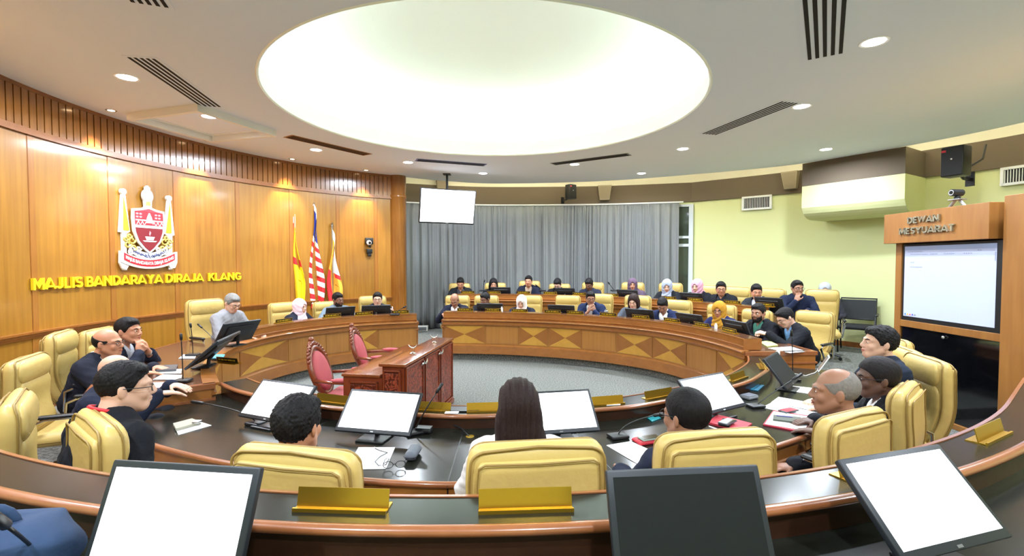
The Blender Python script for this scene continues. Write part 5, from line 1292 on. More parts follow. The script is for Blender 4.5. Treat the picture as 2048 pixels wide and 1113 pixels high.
# ================================================================ PEOPLE
def smin(a, b, k):
    h = np.maximum(k-np.abs(a-b), 0)/k; return np.minimum(a, b)-h*h*k*.25
class Sdf:
    def __init__(s, lo, hi, h):
        s.lo = np.array(lo, float); s.h = h; n = np.ceil((np.array(hi)-s.lo)/h).astype(int)+1; s.n = n
        s.ax = [s.lo[i]+h*np.arange(n[i]) for i in range(3)]; s.d = np.full(tuple(n), 1.0, np.float32)
    def region(s, lo, hi):
        i0 = np.maximum(np.floor((np.array(lo)-s.lo)/s.h).astype(int), 0); i1 = np.minimum(np.ceil((np.array(hi)-s.lo)/s.h).astype(int)+1, s.n)
        if np.any(i1 <= i0): return None
        sl = tuple(slice(a, b) for a, b in zip(i0, i1))
        X = s.ax[0][sl[0]][:, None, None]; Y = s.ax[1][sl[1]][None, :, None]; Z = s.ax[2][sl[2]][None, None, :]
        return sl, X, Y, Z
    def put(s, sl, v, k, op):
        if op == 'u': s.d[sl] = smin(s.d[sl], v, k)
        elif op == 's': s.d[sl] = -smin(-s.d[sl], v, k)
    def cone(s, a, b, ra, rb, k=.02, op='u'):
        a = np.array(a, float); b = np.array(b, float); m = max(ra, rb)+k+2*s.h
        r = s.region(np.minimum(a, b)-m, np.maximum(a, b)+m)
        if r is None: return
        sl, X, Y, Z = r; ba = b-a; L = max(ba@ba, 1e-9)
        t = np.clip(((X-a[0])*ba[0]+(Y-a[1])*ba[1]+(Z-a[2])*ba[2])/L, 0, 1)
        v = np.sqrt((X-a[0]-t*ba[0])**2+(Y-a[1]-t*ba[1])**2+(Z-a[2]-t*ba[2])**2)-(ra+(rb-ra)*t)
        s.put(sl, v, k, op)
    def ell(s, c, rad, R=None, k=.02, op='u'):
        c = np.array(c, float); rad = np.array(rad, float); m = rad.max()+k+2*s.h
        r = s.region(c-m, c+m)
        if r is None: return
        sl, X, Y, Z = r; X = X-c[0]; Y = Y-c[1]; Z = Z-c[2]
        if R is not None: x = X*R[0, 0]+Y*R[1, 0]+Z*R[2, 0]; y = X*R[0, 1]+Y*R[1, 1]+Z*R[2, 1]; z = X*R[0, 2]+Y*R[1, 2]+Z*R[2, 2]
        else: x, y, z = X, Y, Z
        k0 = np.sqrt((x/rad[0])**2+(y/rad[1])**2+(z/rad[2])**2); k1 = np.sqrt((x/rad[0]**2)**2+(y/rad[1]**2)**2+(z/rad[2]**2)**2)+1e-9
        s.put(sl, (k0*(k0-1)/k1).astype(np.float32), k, op)
    def field(s, fn):
        X = s.ax[0][:, None, None]; Y = s.ax[1][None, :, None]; Z = s.ax[2][None, None, :]
        s.d = fn(X, Y, Z, s.d).astype(np.float32)
    def mesh(s, name, m, parent=None):
        d = s.d; d[0] = d[-1] = 1; d[:, 0] = d[:, -1] = 1; d[:, :, 0] = d[:, :, -1] = 1
        ins = d < 0; n = d.shape
        c = [ins[i:n[0]-1+i, j:n[1]-1+j, k:n[2]-1+k] for i in (0, 1) for j in (0, 1) for k in (0, 1)]
        sm = sum(x.astype(np.int8) for x in c); act = (sm > 0) & (sm < 8)
        idx = np.argwhere(act)
        if len(idx) == 0: return None
        vid = np.full(act.shape, -1, np.int64); vid[tuple(idx.T)] = np.arange(len(idx))
        acc = np.zeros((len(idx), 3)); cnt = np.zeros(len(idx))
        cs = [(0, 0, 0), (1, 0, 0), (0, 1, 0), (1, 1, 0), (0, 0, 1), (1, 0, 1), (0, 1, 1), (1, 1, 1)]
        for a in range(8):
            for b in range(a+1, 8):
                A = np.array(cs[a]); B = np.array(cs[b])
                if np.abs(A-B).sum() != 1: continue
                da = d[tuple((idx+A).T)]; db = d[tuple((idx+B).T)]; x = (da < 0) != (db < 0)
                t = da/(da-db+1e-12); p = A+(B-A)*t[:, None]; acc[x] += p[x]; cnt[x] += 1
        V = s.lo+s.h*(idx+acc/cnt[:, None])
        F = []
        for ax in range(3):
            u, v = (ax+1) % 3, (ax+2) % 3
            a0 = [slice(None)]*3; a1 = [slice(None)]*3; a0[ax] = slice(0, -1); a1[ax] = slice(1, None)
            x = ins[tuple(a0)] != ins[tuple(a1)]; e = np.argwhere(x)
            e = e[(e[:, u] > 0) & (e[:, v] > 0) & (e[:, u] < n[u]-1) & (e[:, v] < n[v]-1)]
            U = np.zeros(3, int); U[u] = 1; W_ = np.zeros(3, int); W_[v] = 1
            q = np.stack([vid[tuple((e-U-W_).T)], vid[tuple((e-W_).T)], vid[tuple(e.T)], vid[tuple((e-U).T)]], 1)
            fl = ins[tuple(e.T)]; q[~fl] = q[~fl][:, ::-1]; F.append(q)
        F = np.concatenate(F); F = F[(F >= 0).all(1)]
        me = bpy.data.meshes.new(name); me.vertices.add(len(V)); me.vertices.foreach_set('co', V.astype(np.float32).ravel())
        me.loops.add(len(F)*4); me.loops.foreach_set('vertex_index', F.astype(np.int32).ravel())
        me.polygons.add(len(F)); me.polygons.foreach_set('loop_start', np.arange(0, len(F)*4, 4, dtype=np.int32)); me.polygons.foreach_set('loop_total', np.full(len(F), 4, dtype=np.int32))
        me.polygons.foreach_set('use_smooth', np.ones(len(F), bool)); me.update(calc_edges=True); me.validate()
        me.materials.append(m); o = bpy.data.objects.new(name, me); COL.objects.link(o)
        if parent is not None: o.parent = parent
        return o
def rx(a): c, s = math.cos(a), math.sin(a); return np.array([[1, 0, 0], [0, c, -s], [0, s, c]])
def rz_(a): c, s = math.cos(a), math.sin(a); return np.array([[c, -s, 0], [s, c, 0], [0, 0, 1]])
def ry(a): c, s = math.cos(a), math.sin(a); return np.array([[c, 0, s], [0, 1, 0], [-s, 0, c]])
SK = dict(light=(214, 168, 144), mid=(190, 132, 102), tan=(160, 114, 90), dark=(120, 80, 62), deep=(100, 70, 58))
def skin(k):
    if 'skin_'+k in MATS: return MATS['skin_'+k]
    m = mat('skin_'+k, SK[k], .5, noise=.05, nscale=14); m.node_tree.nodes['Principled BSDF'].inputs['Subsurface Weight'].default_value = .08
    m.node_tree.nodes['Principled BSDF'].inputs['Subsurface Radius'].default_value = (.01, .004, .002); return m
def cloth(c, b=.15): return mat('cloth_%d_%d_%d' % c, c, .85, spec=.2, bump=b, bscale=140, noise=.07, nscale=9)
def hairm(c): return mat('hair_%d_%d_%d' % c, c, .6, spec=.22, bump=.5, bscale=90, noise=.25, nscale=70)

def person(label, head, yaw, fz=.12, seat=None, hp=10, hy=0, hr=0, lean=12, s=1.08, sk='mid', hair='short', hc=(22, 20, 22), top='jacket', tc=(28, 32, 46), inner=(236, 238, 240),
           arms=(None, None), table=None, glasses=False, beard=False, h=.011, body_back=None, extra=None, hs=None, lanyard=False):
    """head: world position of the middle of the head. yaw: facing, 0 = away from the camera, degrees, anticlockwise"""
    hs = hs or s; head = Vector(head); yw = math.radians(yaw); ln = math.radians(lean)
    up = np.array([0, math.sin(ln), math.cos(ln)]); fw = np.array([0, math.cos(ln), -math.sin(ln)])
    # local vertical layout above the floor
    Hz = head.z-fz
    nl = np.array([0, math.sin(ln*.6)*.0+.035, .0])
    headoff = up*.15*hs+np.array([0, .03*hs, .0])      # neck base -> head middle
    L = .50*s
    pz = Hz-(up*L)[2]-headoff[2]
    if pz < .40: L = max(.30*s, (Hz-headoff[2]-.40)/up[2]); pz = Hz-(up*L)[2]-headoff[2]
    if pz > .62: pz2 = .60; L = (Hz-headoff[2]-pz2)/up[2]; pz = pz2
    off = up*L+headoff
    P = np.array([0, -off[1], pz])      # pelvis, with the head over the local origin
    N = P+up*L; Hc = N+headoff
    root_loc = (head.x, head.y, fz)
    HR = rz_(math.radians(hy)) @ rx(-math.radians(hp)) @ ry(math.radians(hr))
    def hf(p): return Hc+HR @ (np.array(p, float)*hs)
    TR = np.stack([np.array([1, 0, 0]), fw, up], 1)      # torso frame
    def tf(x, y, z): return N+TR @ (np.array([x, y, z], float)*s)
    shf = L/(.50*s)
    # arms
    A = []
    for i, sg in enumerate((-1, 1)):
        sh = tf(sg*.175, 0, -.045); spec = arms[i]
        tz = (table-fz) if table is not None else pz+.16
        if spec is None: spec = ('desk', 0)
        kind = spec if isinstance(spec, str) else spec[0]
        if kind == 'desk': wr = np.array([sg*.13*s, N[1]+.36*s, max(tz+.045, N[2]-.48)]); dr = np.array([-sg*.45, .9, -.12]); pn = np.array([0, 0, -1.])
        elif kind == 'lap': wr = np.array([sg*.11*s, P[1]+.28*s, pz+.12]); dr = np.array([-sg*.5, .85, -.1]); pn = np.array([0, 0, -1.])
        elif kind == 'mouth': c = hf((sg*.03, .13, -.10)); wr = c+np.array([sg*.02, .0, -.10])*s; dr = np.array([-sg*.25, -.12, .95]); pn = np.array([-sg*.6, -.8, 0.])
        elif kind == 'chin': c = hf((sg*.035, .115, -.10)); wr = c+np.array([sg*.03, .03, -.09])*s; dr = np.array([-sg*.2, -.3, .9]); pn = np.array([-sg*.4, -.9, 0.])
        elif kind == 'raise': wr = tf(sg*.26, .22, -.12); dr = np.array([0, .1, 1.]); pn = np.array([-sg*1., 0, 0])
        elif kind == 'front': wr = np.array([sg*.09*s, N[1]+.36*s, tz+.10]); dr = np.array([-sg*.7, .6, .1]); pn = np.array([0, -.3, -1.])
        elif kind == 'hang': wr = tf(sg*.26, .10, -.46); dr = np.array([0, .6, -.5]); pn = np.array([-sg*1., 0, 0])
        elif kind == 'out': wr = np.array([sg*.30*s, N[1]+.36*s, tz+.03]); dr = np.array([-sg*.2, .95, -.1]); pn = np.array([0, 0, -1.])
        v = wr-sh; D = np.linalg.norm(v); a, b = .29*s, .26*s
        if D > (a+b)*.985: wr = sh+v/D*(a+b)*.985; v = wr-sh; D = np.linalg.norm(v)
        x = (a*a-b*b+D*D)/(2*D); hgt = math.sqrt(max(a*a-x*x, 0)); e = v/D
        hint = np.array([sg*.65, -.35, -.75]) if kind not in ('mouth', 'chin') else np.array([sg*.55, .3, -.9])
        hint = hint-e*(hint@e); hint /= np.linalg.norm(hint); el = sh+e*x+hint*hgt
        dr = dr/np.linalg.norm(dr); A.append((sg, sh, el, wr, dr, pn, kind))
    pts = np.array([P, N, Hc]+[q for a_ in A for q in (a_[1], a_[2], a_[3])])
    lo = pts.min(0)-np.array([.36, .32, .2])*s; hi = pts.max(0)+np.array([.36, .30, .24])*s; lo[2] = max(lo[2], P[2]-.16)
    # ---- body
    S_ = Sdf(lo, hi, h); k = .03
    ka = max(.6, h/.008)
    S_.ell(hf((0, -.018, .032)), np.array((.076, .095, .088))*hs, HR, k=.02); S_.ell(hf((0, .022, -.03)), np.array((.061, .070, .085))*hs, HR, k=.03)
    S_.ell(hf((0, .055, -.088)), np.array((.034, .030, .026))*hs, HR, k=.03)
    for sg in (-1, 1):
        S_.cone(hf((sg*.056, -.005, -.045)), hf((sg*.022, .055, -.092)), .020*hs, .018*hs, k=.025)
        S_.ell(hf((sg*.036, .066, -.03)), np.array((.022, .018, .022))*hs, HR, k=.02)
        S_.cone(hf((sg*.012, .084, .02)), hf((sg*.048, .066, .02)), .010*hs, .009*hs, k=.018)
        S_.ell(hf((sg*.031, .098, .0)), np.array((.018, .016, .011))*hs, HR, k=.014, op='s')
        S_.ell(hf((sg*.031, .076, .0)), np.array((.0145, .0125, .0115))*hs, HR, k=.006)
        S_.ell(hf((sg*.0785, -.014, -.006)), np.array((.009, .019, .031))*hs, HR @ rz_(sg*.35), k=.008)
        S_.ell(hf((sg*.012, .096, -.034)), np.array((.009, .010, .008))*hs, HR, k=.008)
    S_.cone(hf((0, .085, .014)), hf((0, .104, -.026)), .008*hs, .0125*hs, k=.012)
    S_.ell(hf((0, .086, -.056)), np.array((.024, .012, .006))*hs, HR, k=.008); S_.ell(hf((0, .084, -.068)), np.array((.020, .012, .007))*hs, HR, k=.008)
    S_.cone(hf((0, -.028, -.05)), tf(0, -.005, .01), .053*s, .058*s, k=.03)
    S_.cone(tf(-.12, 0, -.04), tf(.12, 0, -.04), .058*s, .058*s, k=.05)
    S_.ell(tf(0, 0, -.17), np.array((.15, .10, .18))*s, TR, k=.05); S_.ell((P+tf(0, 0, -.3))/2, np.array((.13, .10, .18))*s, TR, k=.05)
    S_.ell(P, np.array((.15, .12, .12))*s, None, k=.05)
    for (sg, sh, el, wr, dr, pn, kind) in A:
        S_.cone(sh, el, .048*s, .038*s, k=.03); S_.cone(el, wr, .038*s, .026*s, k=.015)
        pn = pn-dr*(pn@dr); pn /= np.linalg.norm(pn); lt = np.cross(dr, pn); R = np.stack([lt, dr, pn], 1)
        f = s*1.03
        S_.ell(wr+dr*.048*f, np.array((.041, .055, .017))*f, R, k=.015)
        curl = .35 if kind in ('desk', 'lap', 'out') else (1.0 if kind in ('mouth', 'raise') else .7)
        for q in range(4):
            b0 = wr+dr*.088*f+lt*(-.029+.0195*q)*f; l1 = (.040, .045, .042, .033)[q]*f; l2 = l1*.95
            c1 = curl*.6; c2 = curl*1.35; d1 = dr*math.cos(c1)+pn*math.sin(c1); d2 = dr*math.cos(c2)+pn*math.sin(c2)
            b1 = b0+d1*l1; S_.cone(b0, b1, .0092*f, .0085*f, k=.004); S_.cone(b1, b1+d2*l2, .0085*f, .0068*f, k=.003)
        ts = 1 if (lt@np.array([-sg, 0, 0])) > 0 else -1
        b0 = wr+dr*.03*f+lt*ts*.032*f; b1 = b0+(dr*.7+lt*ts*.65+pn*.35)*.04*f; S_.cone(b0, b1, .012*f, .010*f, k=.008); S_.cone(b1, b1+(dr*.95+lt*ts*.15+pn*.35)*.032*f, .010*f, .008*f, k=.003)
    for sg in (-1, 1): S_.cone(P+np.array([sg*.07, 0, -.02]), P+np.array([sg*.10, .2, -.03]), .06, .06, k=.04)
    body = S_.mesh('person', skin(sk)); body.location = root_loc; body.rotation_euler = (0, 0, yw); tag(body, label, 'person')
    # ---- face details
    def small(nm, pts_r, mt, n=8):
        m = MB()
        for it in pts_r:
            if it[0] == 'e': m.sphere((0, 0, 0), tuple(v*hs for v in it[2]), mt, n, T=Matrix.Translation(hf(it[1])) @ Matrix([list(r) for r in HR]).to_4x4())
            else: m.tube([hf(p) for p in it[1]], [r*hs for r in it[2]], mt, 6)
        return m.build(nm, body, smooth=True)
    EW = mat('eye_white', (232, 228, 222), .3); ED = mat('eye_dark', (28, 18, 14), .2); LP = mat('lips_'+sk, tuple(int(v*f) for v, f in zip(SK[sk], (.92, .72, .72))), .5)
    facing = math.cos(yw+math.radians(hy)) < .55
    if facing:
        for sg in (-1, 1):
            e = small('eye', [('e', (sg*.031, .0805, .0), (.0112, .0095, .0054 if hp < 25 else .003))], EW, 12)
            i = small('iris', [('e', (sg*.031, .0885, -.001), (.005, .0025, .0048 if hp < 25 else .0025))], ED, 10); i.parent = e
        small('lips', [('t', [(-.021, .090, -.061), (-.008, .0965, -.0575), (.008, .0965, -.0575), (.021, .090, -.061)], [.0015, .0042, .0042, .0015]), ('t', [(-.019, .090, -.063), (0, .0955, -.068), (.019, .090, -.063)], [.0015, .0052, .0015])], LP)
        small('eyebrows', [('t', [(sg*.014, .0925, .017), (sg*.031, .0885, .0235), (sg*.049, .073, .018)], [.003, .0042, .0015]) for sg in (-1, 1)], hairm(hc if hair not in ('hijab',) else (40, 30, 28)))
    if glasses:
        m = MB(); g = BLACKP
        for sg in (-1, 1): m.tube([hf((sg*.033+.026*math.cos(a), .099-.004*abs(math.cos(a)), -.002+.018*math.sin(a))) for a in [q*PI/8 for q in range(16)]], .0019*hs, g, 5, closed=True)
        m.tube([hf((-.008, .101, .003)), hf((.008, .101, .003))], .002*hs, g, 5); gl = m.build('glasses', body, smooth=True)
        for sg in (-1, 1):
            m = MB(); m.tube([hf((sg*.059, .096, .004)), hf((sg*.078, .06, .006)), hf((sg*.084, -.01, .008)), hf((sg*.082, -.03, -.012))], .0021*hs, g, 5); m.build('temple', gl, smooth=True)
    # ---- hair / scarf
    Hlo = Hc-.36*hs; Hhi = Hc+.22*hs; HM = hairm(hc)
    def hl(X, Y, Z):
        x = X-Hc[0]; y = Y-Hc[1]; z = Z-Hc[2]; Q = HR/hs
        return (x*Q[0, 0]+y*Q[1, 0]+z*Q[2, 0], x*Q[0, 1]+y*Q[1, 1]+z*Q[2, 1], x*Q[0, 2]+y*Q[1, 2]+z*Q[2, 2])
    hh_ = min(h, .008)
    if hair in ('short', 'spiky', 'bald', 'cap', 'thin'):
        G = Sdf(Hc-.16*hs, Hc+.19*hs, hh_*.8)
        up_ = {'short': (.083, .104, .096), 'spiky': (.086, .108, .101), 'bald': (.080, .1005, .093), 'cap': (.087, .108, .099), 'thin': (.0795, .1, .0925)}[hair]
        G.ell(hf((0, -.018, .034)), np.array(up_)*hs, HR, k=.01)
        if hair in ('short', 'spiky'): G.ell(hf((.01, .040, .088)), np.array((.050, .038, .016))*hs, HR, k=.03)
        def cut(X, Y, Z, d):
            x, y, z = hl(X, Y, Z)
            zl = np.interp(y, [-.14, -.08, -.045, -.02, .02, .045, .07, .11], [-.075, -.078, -.05, -.012, -.008, .035, .058, .066])
            d = np.maximum(d, (zl-z)*hs)
            if hair in ('bald', 'thin'):
                zt = np.interp(y, [-.12, -.07, -.02, .06], [.075, .055, .034, .02]) if hair == 'bald' else np.interp(y, [-.12, -.06, 0, .06], [.2, .10, .06, .045])
                d = np.maximum(d, (z-zt)*hs)
            nz = np.sin(x*310+np.sin(z*90+y*40)*1.7)*np.sin(y*290+np.sin(x*110)*1.3)*np.sin(z*240+y*120+np.sin(x*60)*2)+.5*np.sin(x*130+z*60)*np.sin(y*110-x*70)
            amp = {'short': .003, 'spiky': .005, 'bald': .0015, 'cap': .0012, 'thin': .001}[hair]
            return d-amp*nz*hs-0
        G.field(cut); G.mesh('hair', HM, body)
    elif hair in ('long', 'bob', 'tied'):
        G = Sdf(Hc-np.array([.2, .24, .42 if hair != 'bob' else .22])*hs, Hc+.2*hs, hh_*.9)
        G.ell(hf((0, -.02, .034)), np.array((.092, .112, .104))*hs, HR, k=.02)
        if hair == 'long':
            G.ell(hf((0, -.075, -.07)), np.array((.108, .062, .13))*hs, HR, k=.05); G.ell(Hc+np.array([.01, -.10, -.22])*hs, np.array((.128, .05, .16))*hs, None, k=.05)
            for q in range(7): G.cone(Hc+np.array([(q-3)*.032, -.1, -.25])*hs, Hc+np.array([(q-3)*.036+.004*math.sin(q*2), -.11, -.40+.02*math.cos(q*3)])*hs, .024*hs, .008, k=.015)
        elif hair == 'bob':
            for sg in (-1, 1): G.ell(hf((sg*.072, -.01, -.05)), np.array((.03, .06, .085))*hs, HR, k=.03)
            G.ell(hf((0, -.06, -.04)), np.array((.085, .055, .085))*hs, HR, k=.03)
        else:
            for sg in (-1, 1): G.ell(hf((sg*.075, -.02, -.06)), np.array((.03, .05, .09))*hs, HR, k=.03)
            G.ell(hf((0, -.07, -.08)), np.array((.09, .05, .12))*hs, HR, k=.04)
        def cut(X, Y, Z, d):
            x, y, z = hl(X, Y, Z)
            face = np.sqrt((x/.06)**2+((y-.11)/.105)**2+((z+.03)/.098)**2)-1
            return np.maximum(d, -face*.06)-.0022*np.sin(x*260+np.sin(z*30)*1.2)*hs
        if hair == 'long': G.field(lambda X, Y, Z, d: np.maximum(d, -(np.sqrt((hl(X, Y, Z)[0]/.06)**2+((hl(X, Y, Z)[1]-.11)/.105)**2+((hl(X, Y, Z)[2]+.03)/.098)**2)-1)*.06)-.003*np.sin(hl(X, Y, Z)[0]*230+np.sin(Z*14+X*20)*.8)-.0015*np.sin(hl(X, Y, Z)[0]*520))
        else: G.field(cut)
        G.mesh('hair', HM, body)
    elif hair == 'hijab':
        G = Sdf(np.minimum(Hc, N)-np.array([.24, .24, .22])*s, Hc+np.array([.24, .24, .17])*s, hh_)
        G.ell(hf((0, -.016, .022)), np.array((.098, .118, .116))*hs, HR, k=.02); G.ell(hf((0, -.0, -.05)), np.array((.086, .092, .095))*hs, HR, k=.04)
        G.cone(hf((0, -.005, -.09)), tf(0, .02, -.02), .085*s, .115*s, k=.05); G.ell(tf(0, .065, -.10), np.array((.125, .075, .12))*s, TR, k=.05)
        G.ell(tf(0, -.06, -.03), np.array((.12, .06, .10))*s, TR, k=.05)
        def cut(X, Y, Z, d):
            x, y, z = hl(X, Y, Z)
            face = np.sqrt((x/.053)**2+((y-.13)/.10)**2+((z+.018)/.078)**2)-1
            fold = .005*np.sin((x*1.0+z*1.6)*75+y*40)*np.clip((-.05-z)*14, 0, 1)+.002*np.sin(z*90+y*60+x*30)
            return np.maximum(d, -face*.055)-fold
        G.field(cut); G.mesh('headscarf', cloth(hc, .2), body)
    if beard:
        G = Sdf(Hc-.15*hs, Hc+.15*hs, hh_*.7)
        G.ell(hf((0, .022, -.05)), np.array((.0655, .0745, .077))*hs, HR, k=.02); G.ell(hf((0, .055, -.09)), np.array((.040, .036, .032))*hs, HR, k=.03)
        def cut(X, Y, Z, d):
            x, y, z = hl(X, Y, Z); lip = np.sqrt((x/.026)**2+((z+.062)/.013)**2)-1
            top = np.where(np.abs(x) < .03, -.044, np.interp(np.abs(x), [.03, .06], [-.055, -.02]))
            d = np.maximum(d, (z-top)*hs); d = np.maximum(d, -lip*.012); return np.maximum(d, (.0-y)*hs)
        G.field(cut); G.mesh('beard', hairm((26, 22, 22)), body)
    # ---- clothes
    long = top in ('jacket', 'robe'); C = Sdf(lo, hi, h); e = .014 if top == 'jacket' else .006
    def garment(G, e, sleeve, cones=True):
        G.ell(tf(0, -.005, -.15), np.array((.185+e, .122+e, .20))*s, TR, k=.06)
        G.cone(tf(-.145, -.005, -.045), tf(.145, -.005, -.045), (.066+e)*s, (.066+e)*s, k=.06)
        G.cone(tf(-.05, -.01, .01), tf(.05, -.01, .01), (.05+e)*s, (.05+e)*s, k=.05)
        mid = (P+tf(0, 0, -.28))/2; G.ell(mid, np.array((.168+e, .128+e, .20))*s, TR, k=.06); G.ell(P+np.array([0, 0, .02]), np.array((.175+e, .135+e, .13))*s, None, k=.05)
        for (sg, sh, el, wr, dr, pn, kind) in A:
            G.cone(sh, el, (.064+e)*s, (.052+e)*s, k=.04)
            if sleeve > .1: G.cone(el, el+(wr-el)*sleeve, (.050+e)*s, (.038+e)*s, k=.02)
    garment(C, e, .93 if top in ('jacket', 'robe', 'blouse') else (.12 if top == 'short' else .95))
    def wr_f(X, Y, Z, d):
        f = (.0035 if top == 'jacket' else .005)*np.sin(X*34+Z*22+np.sin(Y*28+Z*9)*1.4)*np.sin(Z*26+Y*30+X*8)
        f = f+.0022*np.sin(X*88+Z*61+Y*40)*np.sin(Z*74-X*30)
        Q = TR; x = (X-N[0])/s; y0 = (Y-N[1]); z0 = (Z-N[2]); y = (y0*Q[1, 1]+z0*Q[2, 1])/s; z = (y0*Q[1, 2]+z0*Q[2, 2])/s
        d = d-f
        neck = np.sqrt(x**2+(y+.005)**2)-(.062 if top == 'jacket' else .058); d = np.maximum(d, -np.maximum(neck, -(z-.02))*s)
        if top == 'jacket':
            wv = np.interp(z, [-.42, -.36, -.02, .03], [-.02, .0, .072, .08]); vv = np.maximum(np.abs(x)-wv, -(y-.03)); d = np.maximum(d, -vv*s)
        else:
            d = np.where((np.abs(x) < .0025) & (y > .05), d+.002, d)
        return d
    C.field(wr_f); jk = C.mesh('jacket' if top == 'jacket' else ('robe' if top == 'robe' else 'shirt'), cloth(tc), body)
    if top == 'jacket' and hair != 'hijab':
        G = Sdf(lo, hi, h); 
        G.ell(tf(0, -.0, -.15), np.array((.165, .114, .19))*s, TR, k=.06); G.cone(tf(-.1, -.0, -.045), tf(.1, -.0, -.045), .064*s, .064*s, k=.05); G.ell((P+tf(0, 0, -.28))/2, np.array((.15, .120, .20))*s, TR, k=.06)
        G.cone(tf(0, -.012, .0), tf(0, -.008, .045), .066*s, .062*s, k=.02)
        def cf(X, Y, Z, d):
            Q = TR; x = (X-N[0])/s; y0 = (Y-N[1]); z0 = (Z-N[2]); y = (y0*Q[1, 1]+z0*Q[2, 1])/s; z = (y0*Q[1, 2]+z0*Q[2, 2])/s
            vv = np.maximum(np.abs(x)-np.interp(z, [-.03, .0, .07], [.0, .012, .05]), -(y-.02)); return np.maximum(np.maximum(d, (z-.062)*s), -vv*s)
        G.field(cf); G.mesh('shirt', cloth(inner, .08), body)
    elif top != 'jacket' and hair != 'hijab':
        m = MB()
        for sg in (-1, 1): m.tube([tf(sg*.012, .062, -.03), tf(sg*.05, .05, .0), tf(sg*.066, .0, .022), tf(sg*.04, -.055, .03), tf(0, -.068, .032)], [.006, .013, .013, .013, .012], cloth(tc), 6)
        m.build('collar', jk, smooth=True)
    # ---- trousers and shoes
    T_ = Sdf(np.array([-.32, min(P[1], 0)-.25, 0]), np.array([.32, P[1]+.72, P[2]+.18]), max(h, .014))
    kz = max(P[2], .44)-.01
    T_.ell(P+np.array([0, 0, -.02]), np.array((.165, .135, .10))*s, None, k=.05)
    for sg in (-1, 1):
        kn = np.array([sg*.11, P[1]+.42*s, kz]); an = np.array([sg*.11, P[1]+.40*s, .10])
        T_.cone(P+np.array([sg*.085, 0, -.01]), kn, .082*s, .062*s, k=.04); T_.cone(kn, an, .062*s, .048*s, k=.03)
    T_.mesh('trousers' if hair != 'hijab' else 'skirt', cloth(tc if top == 'robe' else (30, 32, 38)), body)
    for sg in (-1, 1):
        m = MB(); m.sphere((sg*.11, P[1]+.46*s, .045), (.045, .13, .045), mat('shoe_black', (18, 18, 20), .3), 12); m.build('shoe', body, smooth=True)
    if lanyard:
        m = MB(); pt = [tf(.071*math.cos(a), -.012+.070*math.sin(a), .046-.014*math.sin(a)) for a in [q*PI/10 for q in range(20)]]
        m.tube(pt, .009, mat('lanyard_red', (206, 30, 44), .6), 6, closed=True); m.build('lanyard', body, smooth=True)
    if extra: extra(body, hf, tf, A)
    return body

def pin(c=(235, 235, 235)):
    def f(body, hf, tf, A):
        m = MB(); p = tf(-.09, .125, -.10); m.sphere(tuple(p), (.016, .012, .016), mat('pin_white', (235, 235, 235), .4), 8); m.build('lapel_pin', body, smooth=True)
    return f
def watch(i=1):
    def f(body, hf, tf, A):
        sg, sh, el, wr, dr, pn, kind = A[i]; q = wr+(el-wr)*.12; d = (wr-el)/np.linalg.norm(wr-el)
        m = MB(); m.tube([q-d*.012, q+d*.012], .034, CHROME, 14); m.build('wristwatch', body, smooth=40)
    return f
W_ = (236, 238, 240); BK = (26, 28, 34); NV = (27, 31, 48)
def far_yaw(path, off, px): X, Y, yw = hit(path, off, px); return X, Y, math.degrees(yw)
def far_p(path, off, px, py, label, dyaw=0, **k):
    X, Y, yw = far_yaw(path, off, px); return person(label, at(px, py, Y), yw+dyaw, **k)
D = 'desk'
O1 = .92
far_p(FAR, O1, 909, 601, 'balding man in navy suit bowing his head, leftmost at the long inlaid desk', hp=35, lean=18, sk='tan', hair='bald', tc=NV, table=.74, dyaw=-5)
far_p(FAR, O1, 970, 599, 'man in black suit glancing aside, second from left at the long inlaid desk', hp=15, hy=-35, lean=14, sk='dark', hair='short', tc=BK, table=.74)
far_p(FAR, O1, 1043, 605, 'woman in white hijab and navy jacket looking down at the inlaid desk', hp=22, lean=10, sk='light', hair='hijab', hc=(232, 222, 218), tc=NV, table=.74)
far_p(FAR, O1, 1181, 597, 'man in bright navy suit holding both hands to his mouth', hp=12, hy=25, lean=16, sk='tan', hair='short', tc=(30, 42, 76), table=.74, arms=('mouth', 'mouth'), glasses=True)
far_p(FAR, O1, 1267, 604, 'woman with dark bobbed hair and grey jacket looking down', hp=18, hy=5, lean=8, sk='light', hair='bob', hc=(44, 28, 26), tc=(82, 88, 100), inner=(60, 64, 72), table=.74)
far_p(FAR, O1, 1325, 611, 'man in blue suit and white shirt bending down to his left', hp=38, hy=20, lean=22, sk='tan', hair='short', tc=(32, 42, 78), table=.74, extra=pin())
far_p(FAR, O1, 1438, 621, 'woman with glasses in mustard yellow hijab and blue jacket', hp=8, hy=25, lean=10, sk='mid', hair='hijab', hc=(186, 134, 44), tc=(34, 40, 84), table=.74, glasses=True)
far_p(FAR, O1, 1516, 626, 'bearded man in black jacket over green shirt looking left', hp=5, hy=20, lean=12, sk='tan', hair='short', tc=BK, inner=(66, 120, 104), table=.74, beard=True, extra=pin())
person('young man with glasses and light blue shirt bending over the inlaid desk end', at(1570, 636, 6.45), 92, hp=30, hy=0, lean=26, sk='light', hair='short', tc=BK, inner=(130, 180, 232), table=.74, glasses=True, arms=('front', 'front'), h=.009)
O2 = .62
R2 = dict(fz=.25, table=.94, h=.012)
far_p(ROW2, O2, 921, 567, 'young man in black looking down, leftmost in the rearmost row', hp=28, sk='mid', tc=BK, inner=(60, 60, 66), **R2)
far_p(ROW2, O2, 987, 569, 'woman with long black hair leaning left in the rearmost row', hp=12, hy=10, sk='mid', hair='tied', tc=(22, 22, 26), top='blouse', **R2)
far_p(ROW2, O2, 1057, 563, 'upright man in navy jacket in the middle of the rearmost row', hp=4, sk='mid', hair='short', tc=NV, inner=(170, 150, 130), **R2)
